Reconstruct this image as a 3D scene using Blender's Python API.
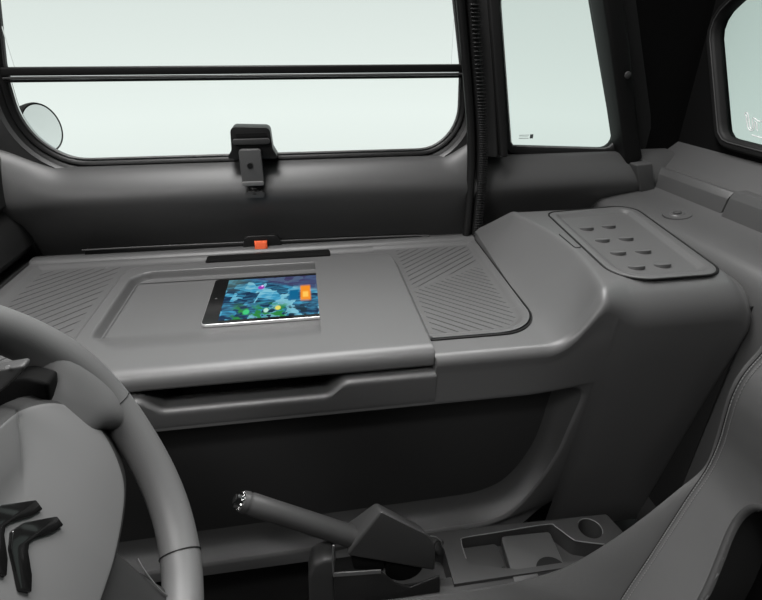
import bpy, bmesh, math, random
from mathutils import Vector, Matrix
for o in list(bpy.data.objects):
    bpy.data.objects.remove(o)
random.seed(3)
SC = bpy.context.scene
COL = SC.collection

# ------------------------------------------------------------------ camera
FPX, PITCH, YAW = 500.0, math.radians(27.5), math.radians(8.6)
EYE = Vector((0, 0, 1.02))
cd = bpy.data.cameras.new('camera')
cam = bpy.data.objects.new('camera', cd)
COL.objects.link(cam)
cd.sensor_width = 36
cd.lens = FPX / 762 * 36
cd.clip_start = 0.01
cam.location = EYE
cam.rotation_euler = (math.pi / 2 - PITCH, 0, -YAW)
SC.camera = cam
FW = Vector((math.sin(YAW) * math.cos(PITCH), math.cos(YAW) * math.cos(PITCH), -math.sin(PITCH)))
RT = Vector((math.cos(YAW), -math.sin(YAW), 0))
UP = RT.cross(FW)


def at(u, v, x=None, y=None, z=None):
    """survey helper: the point of a known plane of the cabin seen at photo pixel (u, v)"""
    d = FW + RT * ((u - 381) / FPX) + UP * ((300 - v) / FPX)
    t = (z - EYE.z) / d.z if z is not None else ((y - EYE.y) / d.y if y is not None else (x - EYE.x) / d.x)
    return EYE + d * t


# ------------------------------------------------------------------ world and lights
SC.view_settings.view_transform = 'Standard'
SC.view_settings.look = 'None'
SC.view_settings.exposure = 0.0
SC.view_settings.gamma = 1.0
SC.view_settings.use_curve_mapping = False
wd = bpy.data.worlds.new('studio')
SC.world = wd
wd.use_nodes = True
nt = wd.node_tree
nt.nodes.clear()
N = nt.nodes.new
tc = N('ShaderNodeTexCoord')
sep = N('ShaderNodeSeparateXYZ')
nt.links.new(tc.outputs['Generated'], sep.inputs[0])
rmp = N('ShaderNodeValToRGB')                       # studio: bright sweep beyond the car, dark behind the camera
rmp.color_ramp.interpolation = 'EASE'
mr = N('ShaderNodeMapRange')
mr.inputs[1].default_value = -1
mr.inputs[2].default_value = 1
dt = N('ShaderNodeVectorMath')
dt.operation = 'DOT_PRODUCT'
dt.inputs[1].default_value = (0.32, 0.947, 0)
nt.links.new(tc.outputs['Generated'], dt.inputs[0])
nt.links.new(dt.outputs['Value'], mr.inputs[0])
nt.links.new(mr.outputs[0], rmp.inputs[0])
e = rmp.color_ramp.elements
e[0].position = 0.47
e[0].color = (0.010, 0.0105, 0.0105, 1)
e[1].position = 0.66
e[1].color = (0.86, 0.935, 0.90, 1)
rz = N('ShaderNodeValToRGB')                        # the sweep falls off a little overhead
mz = N('ShaderNodeMapRange')
mz.inputs[1].default_value = -0.6
mz.inputs[2].default_value = 0.6
nt.links.new(sep.outputs['Z'], mz.inputs[0])
nt.links.new(mz.outputs[0], rz.inputs[0])
e = rz.color_ramp.elements
e[0].position = 0.0
e[0].color = (0.72, 0.72, 0.72, 1)
e[1].position = 0.40
e[1].color = (1, 1, 1, 1)
e2 = rz.color_ramp.elements.new(0.64)
e2.color = (0.78, 0.79, 0.79, 1)
e3 = rz.color_ramp.elements.new(1.0)
e3.color = (0.42, 0.44, 0.44, 1)
mx = N('ShaderNodeMix')
mx.data_type = 'RGBA'
mx.blend_type = 'MULTIPLY'
mx.inputs[0].default_value = 1
nt.links.new(rmp.outputs[0], mx.inputs[6])
nt.links.new(rz.outputs[0], mx.inputs[7])
bg = N('ShaderNodeBackground')
nt.links.new(mx.outputs[2], bg.inputs[0])
bg.inputs[1].default_value = 1.0
wo = N('ShaderNodeOutputWorld')
nt.links.new(bg.outputs[0], wo.inputs[0])


def area(name, loc, target, sx, sy, power, col=(1, 1, 1), spread=180):
    l = bpy.data.lights.new(name, 'AREA')
    l.shape = 'RECTANGLE'
    l.size, l.size_y = sx, sy
    l.energy = power
    l.color = col
    l.spread = math.radians(spread)
    o = bpy.data.objects.new(name, l)
    o.location = loc
    o.rotation_euler = (Vector(target) - Vector(loc)).to_track_quat('-Z', 'Y').to_euler()
    COL.objects.link(o)
    return o


area('softbox_overhead', (-0.15, 0.98, 2.7), (0.0, 0.85, 0.6), 1.8, 0.7, 78, (1.0, 0.99, 0.98))
area('strip_fill', (-0.35, -0.45, 2.3), (-0.18, 0.50, 0.6), 1.1, 0.16, 1.5, (1.0, 0.99, 0.98), 46)  # added unseen lamp, puts highlights on the rolled edges
area('fill_front', (-1.3, -0.55, 1.8), (0.05, 0.48, 0.5), 0.7, 0.7, 1.9, (1.0, 0.99, 0.98), 60)  # added unseen fill, lifts the fascia and the seat
area('fill_rear', (0.9, 1.3, 2.2), (-0.2, 0.28, 0.72), 0.5, 0.5, 2.4, (1.0, 0.99, 0.98), 45)  # added unseen fill, aimed to brighten the steering wheel


# ------------------------------------------------------------------ materials
def mat(name, col, rough=0.5, spec=0.4, bump=0.0, bscale=900.0, var=0.0, metal=0.0, coat=0.0, weave=False):
    m = bpy.data.materials.new(name)
    m.use_nodes = True
    t = m.node_tree
    b = t.nodes['Principled BSDF']
    c = col if isinstance(col, tuple) else (col, col, col)
    b.inputs['Base Color'].default_value = (*c, 1)
    b.inputs['Roughness'].default_value = rough
    b.inputs['Specular IOR Level'].default_value = spec
    b.inputs['Metallic'].default_value = metal
    b.inputs['Coat Weight'].default_value = coat
    co = t.nodes.new('ShaderNodeTexCoord')
    if var:
        n = t.nodes.new('ShaderNodeTexNoise')
        n.inputs['Scale'].default_value = 14
        n.inputs['Detail'].default_value = 6
        t.links.new(co.outputs['Object'], n.inputs['Vector'])
        r = t.nodes.new('ShaderNodeMapRange')
        r.inputs[3].default_value = 1 - var
        r.inputs[4].default_value = 1 + var
        t.links.new(n.outputs['Fac'], r.inputs[0])
        x = t.nodes.new('ShaderNodeMix')
        x.data_type = 'RGBA'
        x.blend_type = 'MULTIPLY'
        x.inputs[0].default_value = 1
        x.inputs[6].default_value = (*c, 1)
        t.links.new(r.outputs[0], x.inputs[7])
        t.links.new(x.outputs[2], b.inputs['Base Color'])
    if bump:
        if weave:
            n = t.nodes.new('ShaderNodeTexWave')
            n.bands_direction = 'Z'
            n.inputs['Scale'].default_value = bscale
            n.inputs['Distortion'].default_value = 0.6
        else:
            n = t.nodes.new('ShaderNodeTexNoise')
            n.inputs['Scale'].default_value = bscale
            n.inputs['Detail'].default_value = 3
        t.links.new(co.outputs['Object'], n.inputs['Vector'])
        bp = t.nodes.new('ShaderNodeBump')
        bp.inputs['Strength'].default_value = bump
        bp.inputs['Distance'].default_value = 0.001
        t.links.new(n.outputs['Fac'], bp.inputs['Height'])
        t.links.new(bp.outputs[0], b.inputs['Normal'])
    return m


def glass(name, tint, gloss=0.05):
    m = bpy.data.materials.new(name)
    m.use_nodes = True
    t = m.node_tree
    t.nodes.clear()
    tr = t.nodes.new('ShaderNodeBsdfTransparent')
    tr.inputs[0].default_value = (*tint, 1)
    gl = t.nodes.new('ShaderNodeBsdfGlossy')
    gl.inputs['Roughness'].default_value = 0.02
    fr = t.nodes.new('ShaderNodeFresnel')
    fr.inputs['IOR'].default_value = 1.25
    mxs = t.nodes.new('ShaderNodeMixShader')
    o = t.nodes.new('ShaderNodeOutputMaterial')
    t.links.new(fr.outputs[0], mxs.inputs[0])
    t.links.new(tr.outputs[0], mxs.inputs[1])
    t.links.new(gl.outputs[0], mxs.inputs[2])
    t.links.new(mxs.outputs[0], o.inputs[0])
    return m


M_SHELF = mat('grey_grained_plastic', 0.096, 0.40, 0.5, 0.10, 1400, 0.03)
M_DOOR = mat('charcoal_grained_plastic', 0.075, 0.40, 0.45, 0.12, 1100, 0.05)
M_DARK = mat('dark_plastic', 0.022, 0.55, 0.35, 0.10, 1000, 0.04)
M_BLACK = mat('black_plastic', 0.010, 0.55, 0.25)
M_RUBBER = mat('black_rubber', 0.013, 0.42, 0.4)
M_FELT = mat('black_lining', 0.004, 0.85, 0.12, 0.2, 500)
M_GLOSS = mat('gloss_black', 0.006, 0.12, 0.5)
M_RIM = mat('wheel_rim_grained', 0.105, 0.42, 0.4, 0.15, 1500, 0.03)
M_HUB = mat('wheel_hub_satin', 0.13, 0.36, 0.45, 0.06, 1500, 0.02)
M_SEAT = mat('grey_seat_fabric', 0.095, 0.75, 0.25, 0.35, 260, 0.03, weave=True)
M_STITCH = mat('stitch_thread', 0.20, 0.8, 0.2)
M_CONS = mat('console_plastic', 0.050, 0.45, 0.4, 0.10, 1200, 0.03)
M_ORANGE = mat('orange_webbing', (1.0, 0.16, 0.055), 0.6, 0.3, 0.3, 700, weave=True)
M_CHROME = mat('chrome', 0.75, 0.15, 0.5, metal=1.0)
M_MIRROR = mat('mirror_glass', (0.82, 0.84, 0.84), 0.09, 0.5, metal=1.0)
M_WHITE = mat('white_print', 0.90, 0.6, 0.3)
M_GREYPRINT = mat('grey_print', (0.18, 0.20, 0.20), 0.6, 0.3)
M_EDGE = mat('pale_edge', 0.16, 0.4, 0.5)  # paler tone for part edges; also paints the cup rim highlight
M_ALU = mat('tablet_aluminium', 0.72, 0.3, 0.5, metal=0.6)
G_CLEAR = glass('clear_glass', (0.99, 0.995, 0.99))
G_QUART = glass('quarter_glass', (0.90, 0.925, 0.915))
G_REAR = glass('rear_glass', (0.80, 0.85, 0.835))


def screen_mat():
    m = bpy.data.materials.new('tablet_screen')
    m.use_nodes = True
    t = m.node_tree
    t.nodes.clear()
    L = t.links.new

    def nd(k):
        return t.nodes.new('ShaderNode' + k)
    uv = nd('TexCoord')
    s = nd('SeparateXYZ')
    L(uv.outputs['UV'], s.inputs[0])

    def mul(a, b=None, op='MULTIPLY', v=None):
        k = nd('Math')
        k.operation = op
        L(a, k.inputs[0])
        if b is not None:
            L(b, k.inputs[1])
        else:
            k.inputs[1].default_value = v
        return k.outputs[0]

    def ss(src, a, b):
        k = nd('MapRange')
        k.interpolation_type = 'SMOOTHSTEP'
        L(src, k.inputs[0])
        k.inputs[1].default_value, k.inputs[2].default_value = a, b
        return k.outputs[0]

    def band(src, a, b, w=0.02):
        return mul(ss(src, a - w, a + w), ss(src, b + w, b - w))

    def mixc(f, a, col, blend='MIX'):
        k = nd('Mix')
        k.data_type = 'RGBA'
        k.blend_type = blend
        L(f, k.inputs[0])
        L(a, k.inputs[6])
        k.inputs[7].default_value = (*col, 1)
        return k.outputs[2]
    U, V = s.outputs['X'], s.outputs['Y']
    mp = nd('Mapping')
    L(uv.outputs['UV'], mp.inputs[0])
    mp.inputs['Scale'].default_value = (1.5, 4.2, 1)
    mp.inputs['Rotation'].default_value = (0, 0, 0.35)
    n = nd('TexNoise')
    n.inputs['Scale'].default_value = 3.6
    n.inputs['Detail'].default_value = 5
    L(mp.outputs[0], n.inputs['Vector'])
    r = nd('ValToRGB')
    L(n.outputs['Fac'], r.inputs[0])
    r.color_ramp.elements[0].position = 0.33
    r.color_ramp.elements[0].color = (0.010, 0.03, 0.075, 1)
    r.color_ramp.elements[1].position = 0.66
    r.color_ramp.elements[1].color = (0.20, 0.50, 0.62, 1)
    k = r.color_ramp.elements.new(0.44)
    k.color = (0.03, 0.14, 0.24, 1)
    k = r.color_ramp.elements.new(0.53)
    k.color = (0.045, 0.31, 0.52, 1)
    vb = nd('TexVoronoi')
    vb.distance = 'CHEBYCHEV'
    vb.inputs['Scale'].default_value = 9
    mp3 = nd('Mapping')
    L(uv.outputs['UV'], mp3.inputs[0])
    mp3.inputs['Scale'].default_value = (1.0, 0.75, 1)
    mp3.inputs['Rotation'].default_value = (0, 0, 0.3)
    L(mp3.outputs[0], vb.inputs['Vector'])
    sb = nd('SeparateColor')
    L(vb.outputs['Color'], sb.inputs[0])
    n.inputs['Scale'].default_value = 5.0
    fac = mul(mul(n.outputs['Fac'], None, v=0.62), mul(sb.outputs[1], None, v=0.38), 'ADD')
    L(fac, r.inputs[0])
    c = r.outputs[0]
    vo = nd('TexVoronoi')
    vo.distance = 'CHEBYCHEV'
    vo.inputs['Scale'].default_value = 11
    mp2 = nd('Mapping')
    L(uv.outputs['UV'], mp2.inputs[0])
    mp2.inputs['Scale'].default_value = (1.1, 1.0, 1)
    L(mp2.outputs[0], vo.inputs['Vector'])
    sv = nd('SeparateColor')
    L(vo.outputs['Color'], sv.inputs[0])
    sm = ss(vo.outputs['Distance'], 0.034, 0.022)
    pale = mul(sm, ss(sv.outputs[0], 0.50, 0.55))
    mid = mul(band(U, 0.12, 0.78), band(V, 0.15, 0.95))
    c = mixc(mul(pale, mid), c, (0.33, 0.58, 0.62))
    # dull olive street at the far corner
    c = mixc(mul(mul(ss(V, 0.55, 0.95), ss(U, 0.35, 0.05)), None, v=0.6), c, (0.10, 0.17, 0.14))
    # violet shade, upper right
    d = mul(mul(U, None, v=0.55), V, 'ADD')
    c = mixc(mul(ss(d, 1.05, 1.20), None, v=0.85), c, (0.055, 0.045, 0.12))
    # green planting along the near edge
    n2 = nd('TexNoise')
    n2.inputs['Scale'].default_value = 9
    L(uv.outputs['UV'], n2.inputs['Vector'])
    gr = mul(mul(ss(n2.outputs['Fac'], 0.46, 0.56), ss(V, 0.42, 0.18)), band(U, 0.12, 0.68, 0.05))
    c = mixc(gr, c, (0.025, 0.22, 0.05))
    dk = mul(mul(ss(n2.outputs['Fac'], 0.50, 0.42), ss(V, 0.40, 0.12)), band(U, 0.35, 0.9, 0.05))
    c = mixc(dk, c, (0.01, 0.03, 0.05))
    # yellow glow, magenta lamp
    def spot(cu, cv, ru, rv, col, c):
        a = mul(mul(U, None, 'SUBTRACT', cu), None, v=1 / ru)
        b = mul(mul(V, None, 'SUBTRACT', cv), None, v=1 / rv)
        q = mul(mul(a, a), mul(b, b), 'ADD')
        return mixc(ss(q, 1.0, 0.35), c, col)
    c = spot(0.58, 0.20, 0.035, 0.06, (0.75, 0.68, 0.14), c)
    c = spot(0.38, 0.74, 0.045, 0.06, (0.30, 0.05, 0.42), c)
    c = spot(0.39, 0.78, 0.015, 0.03, (0.85, 0.45, 0.9), c)
    c = spot(0.26, 0.15, 0.04, 0.07, (0.05, 0.55, 0.20), c)
    c = spot(0.46, 0.16, 0.03, 0.06, (0.45, 0.75, 0.65), c)
    # dark blue panel and the orange block beside it
    blk = mul(band(U, 0.69, 0.80), band(V, 0.36, 0.62))
    c = mixc(blk, c, (0.006, 0.12, 0.26))
    ob = mul(band(U, 0.815, 0.925, 0.012), band(V, 0.34, 0.72, 0.04))
    c = mixc(ob, c, (0.85, 0.27, 0.02))
    ob2 = mul(band(U, 0.84, 0.90, 0.01), band(V, 0.42, 0.56, 0.03))
    c = mixc(ob2, c, (0.95, 0.55, 0.10))
    em = nd('Emission')
    L(c, em.inputs[0])
    em.inputs[1].default_value = 1.1
    gl = nd('BsdfGlossy')
    gl.inputs['Roughness'].default_value = 0.08
    mxs = nd('MixShader')
    mxs.inputs[0].default_value = 0.04
    L(em.outputs[0], mxs.inputs[1])
    L(gl.outputs[0], mxs.inputs[2])
    o = nd('OutputMaterial')
    L(mxs.outputs[0], o.inputs[0])
    return m


# ------------------------------------------------------------------ builders
ROOTLOC = {}


def root_of(p):
    while p.parent:
        p = p.parent
    return p


def link(name, me, m, parent=None, sharp=40, mods=None):
    o = bpy.data.objects.new(name, me)
    COL.objects.link(o)
    if m:
        me.materials.append(m)
    if parent is not None:
        loc = root_of(parent).location
        me.transform(Matrix.Translation(-loc))
        o.parent = parent
    else:
        vs = [v.co for v in me.vertices]
        lo = Vector((sum(v.x for v in vs) / len(vs), sum(v.y for v in vs) / len(vs), min(v.z for v in vs)))
        me.transform(Matrix.Translation(-lo))
        o.location = lo
    for p in me.polygons:
        p.use_smooth = True
    if sharp:
        me.set_sharp_from_angle(angle=math.radians(sharp))
    return o


def bm_obj(name, bm, m, parent=None, sharp=40):
    me = bpy.data.meshes.new(name)
    bmesh.ops.recalc_face_normals(bm, faces=bm.faces[:])
    bm.to_mesh(me)
    bm.free()
    return link(name, me, m, parent, sharp)


def grid(bm, rows, close_u=False, close_v=False, flip=False, skip=None):
    vs = [[bm.verts.new(p) for p in r] for r in rows]
    nr, nc = len(vs), len(vs[0])
    for i in range(nr if close_u else nr - 1):
        for j in range(nc if close_v else nc - 1):
            if skip and skip(i, j):
                continue
            a, b, c, d = vs[i][j], vs[i][(j + 1) % nc], vs[(i + 1) % nr][(j + 1) % nc], vs[(i + 1) % nr][j]
            try:
                bm.faces.new((a, b, c, d))
            except ValueError:
                pass
    return vs


def loft(name, rows, m, parent=None, sharp=40, caps=False, close_v=False):
    bm = bmesh.new()
    vs = grid(bm, rows, close_v=close_v)
    if caps:
        bm.faces.new(vs[0])
        bm.faces.new(vs[-1][::-1])
    bmesh.ops.remove_doubles(bm, verts=bm.verts[:], dist=1e-6)
    return bm_obj(name, bm, m, parent, sharp)


def add_box(bm, c, s, bev=0.0, seg=3, rot=None):
    b2 = bmesh.new()
    bmesh.ops.create_cube(b2, size=1)
    bmesh.ops.scale(b2, vec=s, verts=b2.verts[:])
    if bev:
        bmesh.ops.bevel(b2, geom=b2.edges[:], offset=bev, segments=seg, affect='EDGES', profile=0.5)
    mt = Matrix.Translation(c)
    if rot is not None:
        mt = mt @ rot.to_4x4()
    bmesh.ops.transform(b2, matrix=mt, verts=b2.verts[:])
    me = bpy.data.meshes.new('t')
    b2.to_mesh(me)
    b2.free()
    bm.from_mesh(me)
    bpy.data.meshes.remove(me)


def box(name, c, s, m, parent=None, bev=0.003, seg=3, rot=None):
    bm = bmesh.new()
    add_box(bm, c, s, bev, seg, rot)
    return bm_obj(name, bm, m, parent, 35)


def add_prism(bm, pts, vec, bev=0.0, seg=3):
    """closed outline of 3-D points swept along vec"""
    b2 = bmesh.new()
    f = b2.faces.new([b2.verts.new(p) for p in pts])
    r = bmesh.ops.extrude_face_region(b2, geom=[f])
    bmesh.ops.translate(b2, vec=vec, verts=[v for v in r['geom'] if isinstance(v, bmesh.types.BMVert)])
    bmesh.ops.recalc_face_normals(b2, faces=b2.faces[:])
    if bev:
        bmesh.ops.bevel(b2, geom=b2.edges[:], offset=bev, segments=seg, affect='EDGES', profile=0.5, clamp_overlap=True)
    me = bpy.data.meshes.new('t')
    b2.to_mesh(me)
    b2.free()
    bm.from_mesh(me)
    bpy.data.meshes.remove(me)


def prism(name, pts, vec, m, parent=None, bev=0.003, seg=3, sharp=35):
    bm = bmesh.new()
    add_prism(bm, pts, vec, bev, seg)
    return bm_obj(name, bm, m, parent, sharp)


def add_tube(bm, pts, rad, closed=False, n=12, caps=True, flat=None):
    pts = [Vector(p) for p in pts]
    k = len(pts)
    tan = []
    for i in range(k):
        a = pts[(i - 1) % k] if (closed or i > 0) else pts[i]
        b = pts[(i + 1) % k] if (closed or i < k - 1) else pts[i]
        tan.append((b - a).normalized())
    ref = Vector((0, 0, 1)) if abs(tan[0].z) < 0.9 else Vector((0, 1, 0))
    nrm = (ref - tan[0] * ref.dot(tan[0])).normalized()
    rows = []
    for i in range(k):
        nrm = (nrm - tan[i] * nrm.dot(tan[i])).normalized()
        bi = tan[i].cross(nrm)
        r = rad[i] if isinstance(rad, (list, tuple)) else rad
        fx, fy = flat if flat else (1, 1)
        rows.append([pts[i] + nrm * (r * fx * math.cos(2 * math.pi * j / n)) + bi * (r * fy * math.sin(2 * math.pi * j / n)) for j in range(n)])
    vs = grid(bm, rows, close_u=closed, close_v=True)
    if caps and not closed:
        bm.faces.new(vs[0][::-1])
        bm.faces.new(vs[-1])


def tube(name, pts, rad, m, parent=None, closed=False, n=12, sharp=50, flat=None):
    bm = bmesh.new()
    add_tube(bm, pts, rad, closed, n, flat=flat)
    return bm_obj(name, bm, m, parent, sharp)


def add_lathe(bm, prof, c, axis, n=28):
    ax = Vector(axis).normalized()
    q = Vector((0, 0, 1)).rotation_difference(ax).to_matrix()
    rows = []
    for r, h in prof:
        rows.append([Vector(c) + q @ Vector((max(r, 1e-5) * math.cos(2 * math.pi * j / n), max(r, 1e-5) * math.sin(2 * math.pi * j / n), h)) for j in range(n)])
    grid(bm, rows, close_v=True)
    bmesh.ops.remove_doubles(bm, verts=bm.verts[:], dist=2e-5)


def lathe(name, prof, c, axis, m, parent=None, n=28, sharp=35):
    bm = bmesh.new()
    add_lathe(bm, prof, c, axis, n)
    return bm_obj(name, bm, m, parent, sharp)


def thing(name, label, cat, loc, group=None):
    o = bpy.data.objects.new(name, None)
    o.empty_display_size = 0.02
    COL.objects.link(o)
    o.location = loc
    o['label'] = label
    o['category'] = cat
    if group:
        o['group'] = group
    return o


def structure(o, label, cat):
    o['kind'] = 'structure'
    o['label'] = label
    o['category'] = cat
    return o


def sroot(name, loc, label, cat):
    o = thing(name, label, cat, loc)
    o['kind'] = 'structure'
    return o


def cut(o, cutter):
    """take the cutter's volume out of o and drop the cutter"""
    bpy.context.view_layer.update()
    md = o.modifiers.new('cut', 'BOOLEAN')
    md.operation = 'DIFFERENCE'
    md.solver = 'EXACT'
    md.object = cutter
    dg = bpy.context.evaluated_depsgraph_get()
    me = bpy.data.meshes.new_from_object(o.evaluated_get(dg))
    o.modifiers.clear()
    old = o.data
    o.data = me
    for p in me.polygons:
        p.use_smooth = True
    me.set_sharp_from_angle(angle=math.radians(35))
    bpy.data.meshes.remove(old)
    bpy.data.objects.remove(cutter)
    return o


def sm(a, b, x):
    if a == b:
        return 1.0 if x >= a else 0.0
    if a > b:
        return 1 - sm(b, a, x)
    t = min(1, max(0, (x - a) / (b - a)))
    return t * t * (3 - 2 * t)


def lerp(a, b, t):
    return a + (b - a) * t


def lin(pts, x):
    if x <= pts[0][0]:
        return pts[0][1]
    for (x0, y0), (x1, y1) in zip(pts, pts[1:]):
        if x <= x1:
            return y0 + (y1 - y0) * (x - x0) / (x1 - x0)
    return pts[-1][1]


def rr(w0, w1, h0, h1, r, n=6):
    """rounded rectangle outline, counter-clockwise"""
    out = []
    for cx, cy, a0 in ((w1 - r, h1 - r, 0), (w0 + r, h1 - r, 90), (w0 + r, h0 + r, 180), (w1 - r, h0 + r, 270)):
        for i in range(n + 1):
            a = math.radians(a0 + 90 * i / n)
            out.append((cx + r * math.cos(a), cy + r * math.sin(a)))
    return out


def round_poly(pts, rads, n=8):
    """2-D polygon with rounded corners"""
    out = []
    k = len(pts)
    for i in range(k):
        p, a, b = Vector(pts[i]), Vector(pts[i - 1]), Vector(pts[(i + 1) % k])
        r = rads[i] if isinstance(rads, (list, tuple)) else rads
        if r <= 0:
            out.append(tuple(p))
            continue
        da, db = (a - p).normalized(), (b - p).normalized()
        ang = da.angle(db)
        d = r / math.tan(ang / 2)
        s, e_ = p + da * d, p + db * d
        c = p + (da + db).normalized() * (r / math.sin(ang / 2))
        v0, v1 = s - c, e_ - c
        tot = v0.angle_signed(v1)
        for j in range(n + 1):
            t = -tot * j / n
            q = Vector((v0.x * math.cos(t) - v0.y * math.sin(t), v0.x * math.sin(t) + v0.y * math.cos(t)))
            out.append(tuple(c + q))
    return out


def resample(pts, n, closed=True):
    P = [Vector(p) for p in pts]
    if closed:
        P = P + [P[0]]
    L = [0]
    for a, b in zip(P, P[1:]):
        L.append(L[-1] + (b - a).length)
    out = []
    for i in range(n):
        s = L[-1] * i / (n if closed else n - 1)
        k = 0
        while k < len(L) - 2 and L[k + 1] < s:
            k += 1
        f = (s - L[k]) / max(1e-9, L[k + 1] - L[k])
        out.append(P[k].lerp(P[k + 1], min(1, f)))
    return out


def smooth_curve(pts, n):
    """Catmull-Rom through 3-D points"""
    P = [Vector(p) for p in pts]
    P = [P[0] * 2 - P[1]] + P + [P[-1] * 2 - P[-2]]
    out = []
    m = len(P) - 3
    for i in range(n):
        s = m * i / (n - 1)
        k = min(int(s), m - 1)
        t = s - k
        a, b, c, d = P[k], P[k + 1], P[k + 2], P[k + 3]
        out.append(0.5 * ((2 * b) + (c - a) * t + (2 * a - 5 * b + 4 * c - d) * t * t + (3 * b - 3 * c + d - a) * t ** 3))
    return out


Z0 = 0.62                                            # level of the cargo shelf

# ================================================================== SETTING
fl = box('floor', (0.05, 0.35, 0.06), (1.9, 1.7, 0.04), M_BLACK, None, 0.0)
structure(fl, 'black cabin floor under the storage unit and console', 'floor')

# ---- passenger door -------------------------------------------------
door = sroot('door_1', (-0.1, 1.08, 0.10), 'dark grey passenger door with round-cornered drop window opening', 'door')


def arc_profile():
    raw = [(1.085, 0.10), (1.085, 0.50), (1.083, 0.58), (1.078, 0.61), (1.072, 0.635), (1.064, 0.655), (1.053, 0.675), (1.042, 0.693), (1.033, 0.708), (1.026, 0.720), (1.022, 0.730),
           (1.021, 0.739), (1.023, 0.748), (1.028, 0.757), (1.035, 0.766), (1.043, 0.775), (1.051, 0.783), (1.059, 0.790), (1.066, 0.794), (1.073, 0.797)]
    for _ in range(2):
        raw = [raw[0]] + [((raw[i - 1][0] + 2 * raw[i][0] + raw[i + 1][0]) / 4, (raw[i - 1][1] + 2 * raw[i][1] + raw[i + 1][1]) / 4) for i in range(1, len(raw) - 1)] + [raw[-1]]
    return raw


PROF = arc_profile()
rows = []
for i in range(61):
    x = -0.60 + 0.985 * i / 60
    k = 1 - sm(-0.54, -0.60, x) * 0.25
    sh = 0.03 * sm(-0.50, -0.60, x)
    up_ = 0.045 * sm(-0.46, -0.60, x) + 0.040 * sm(0.29, 0.385, x)
    rows.append([(x, y - sh * 0.3 + 0.004 * sm(0.745, 0.796, z) * up_ / 0.045, z + up_ * sm(0.740, 0.796, z)) for y, z in PROF] + [(x, 1.10, 0.798 + up_)])
loft('door_panel', rows, M_DOOR, door, 60)

WIN = [(-0.525, 0.803), (0.322, 0.803), (0.318, 0.96), (0.20, 1.42), (-0.43, 1.42), (-0.520, 0.96)]
WR = [0.10, 0.085, 0.02, 0.05, 0.05, 0.02]


def ring(off, y, n=200):
    c = Vector((-0.10, 1.1))
    base = round_poly([(-0.528, 0.8085), (0.334, 0.8085), (0.328, 0.975), (0.240, 1.42), (-0.43, 1.42), (-0.524, 0.975)], [0.105, 0.085, 0.02, 0.05, 0.05, 0.02], 10)
    P = resample(base, n)
    out = []
    for i in range(n):
        t = (P[(i + 1) % n] - P[i - 1]).normalized()
        nn = Vector((t.y, -t.x))
        if nn.dot(P[i] - c) < 0:
            nn = -nn
        q = P[i] + nn * off
        out.append((q.x, y, q.y))
    return out


# door inner skin: ring from the opening out to the door edge
outer = []
inn = ring(0.030, 1.070)
for (x, y, z) in inn:
    ox = x + (0.05 if x > -0.1 else -0.07) * min(1, abs(x + 0.1) / 0.3)
    oz = lerp(0.762, z, sm(0.775, 0.90, z)) if z < 0.90 else z + (0.05 if z > 1.3 else 0)
    outer.append((ox, 1.066, oz))
loft('window_surround', [ring(0.016, 1.100), ring(0.020, 1.074), ring(0.026, 1.068), inn, outer, [(x, 1.13, z) for x, y, z in outer]], M_DOOR, door, 50, close_v=True)
# rubber seal: profile swept round the opening
seal = []
for off, y in ((0.0, 1.098), (0.0, 1.082), (0.004, 1.077), (0.009, 1.076), (0.012, 1.080), (0.015, 1.076), (0.022, 1.073), (0.027, 1.069), (0.030, 1.071), (0.030, 1.098)):
    seal.append(ring(off, y))
seal.append(seal[0])
loft('window_seal', seal, M_RUBBER, door, 60, close_v=True)
ins = []
for off, y in ((0.0015, 1.083), (0.0020, 1.080), (0.0035, 1.079), (0.0045, 1.081)):
    ins.append(ring(off - 0.0055, y))
o = loft('seal_lip', ins, mat('grey_rubber', 0.10, 0.4, 0.5), door, 60, close_v=True)  # paler rubber than the seal around it
o['label'] = 'thin lighter inner lip of the window seal'
# horizontal divider between flap and fixed glass
prism('window_divider', [(-0.526, 1.072, 0.9620), (-0.526, 1.072, 0.9760), (-0.526, 1.100, 0.9760), (-0.526, 1.100, 0.9620)], (0.856, 0, 0), M_RUBBER, door, 0.002)
o = prism('divider_strip', [(-0.526, 1.070, 0.9565), (-0.526, 1.070, 0.9600), (-0.526, 1.098, 0.9600), (-0.526, 1.098, 0.9565)], (0.856, 0, 0), M_DOOR, door, 0.001)
o['label'] = 'slim grey strip under the black divider'
prism('divider_lower_edge', [(-0.526, 1.075, 0.9510), (-0.526, 1.075, 0.9550), (-0.526, 1.098, 0.9550), (-0.526, 1.098, 0.9510)], (0.856, 0, 0), M_RUBBER, door, 0.001)
# panes
box('upper_pane', (-0.1, 1.092, 1.194), (0.82, 0.004, 0.452), G_CLEAR, door, 0.0)
pts = [(p[0], 1.090, p[2]) for p in ring(-0.001, 1.09) if p[2] < 0.958]
pts.sort(key=lambda p: math.atan2(p[2] - 0.9, p[0] + 0.1))
prism('lower_pane', pts, (0, 0.004, 0), G_CLEAR, door, 0.0)
# left and right upper inner frame strips
prism('flap_frame', [(0.343, 1.064, 0.975), (0.355, 1.064, 0.975), (0.267, 1.064, 1.42), (0.255, 1.064, 1.42)], (0, 0.02, 0), M_DOOR, door, 0.002)
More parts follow.
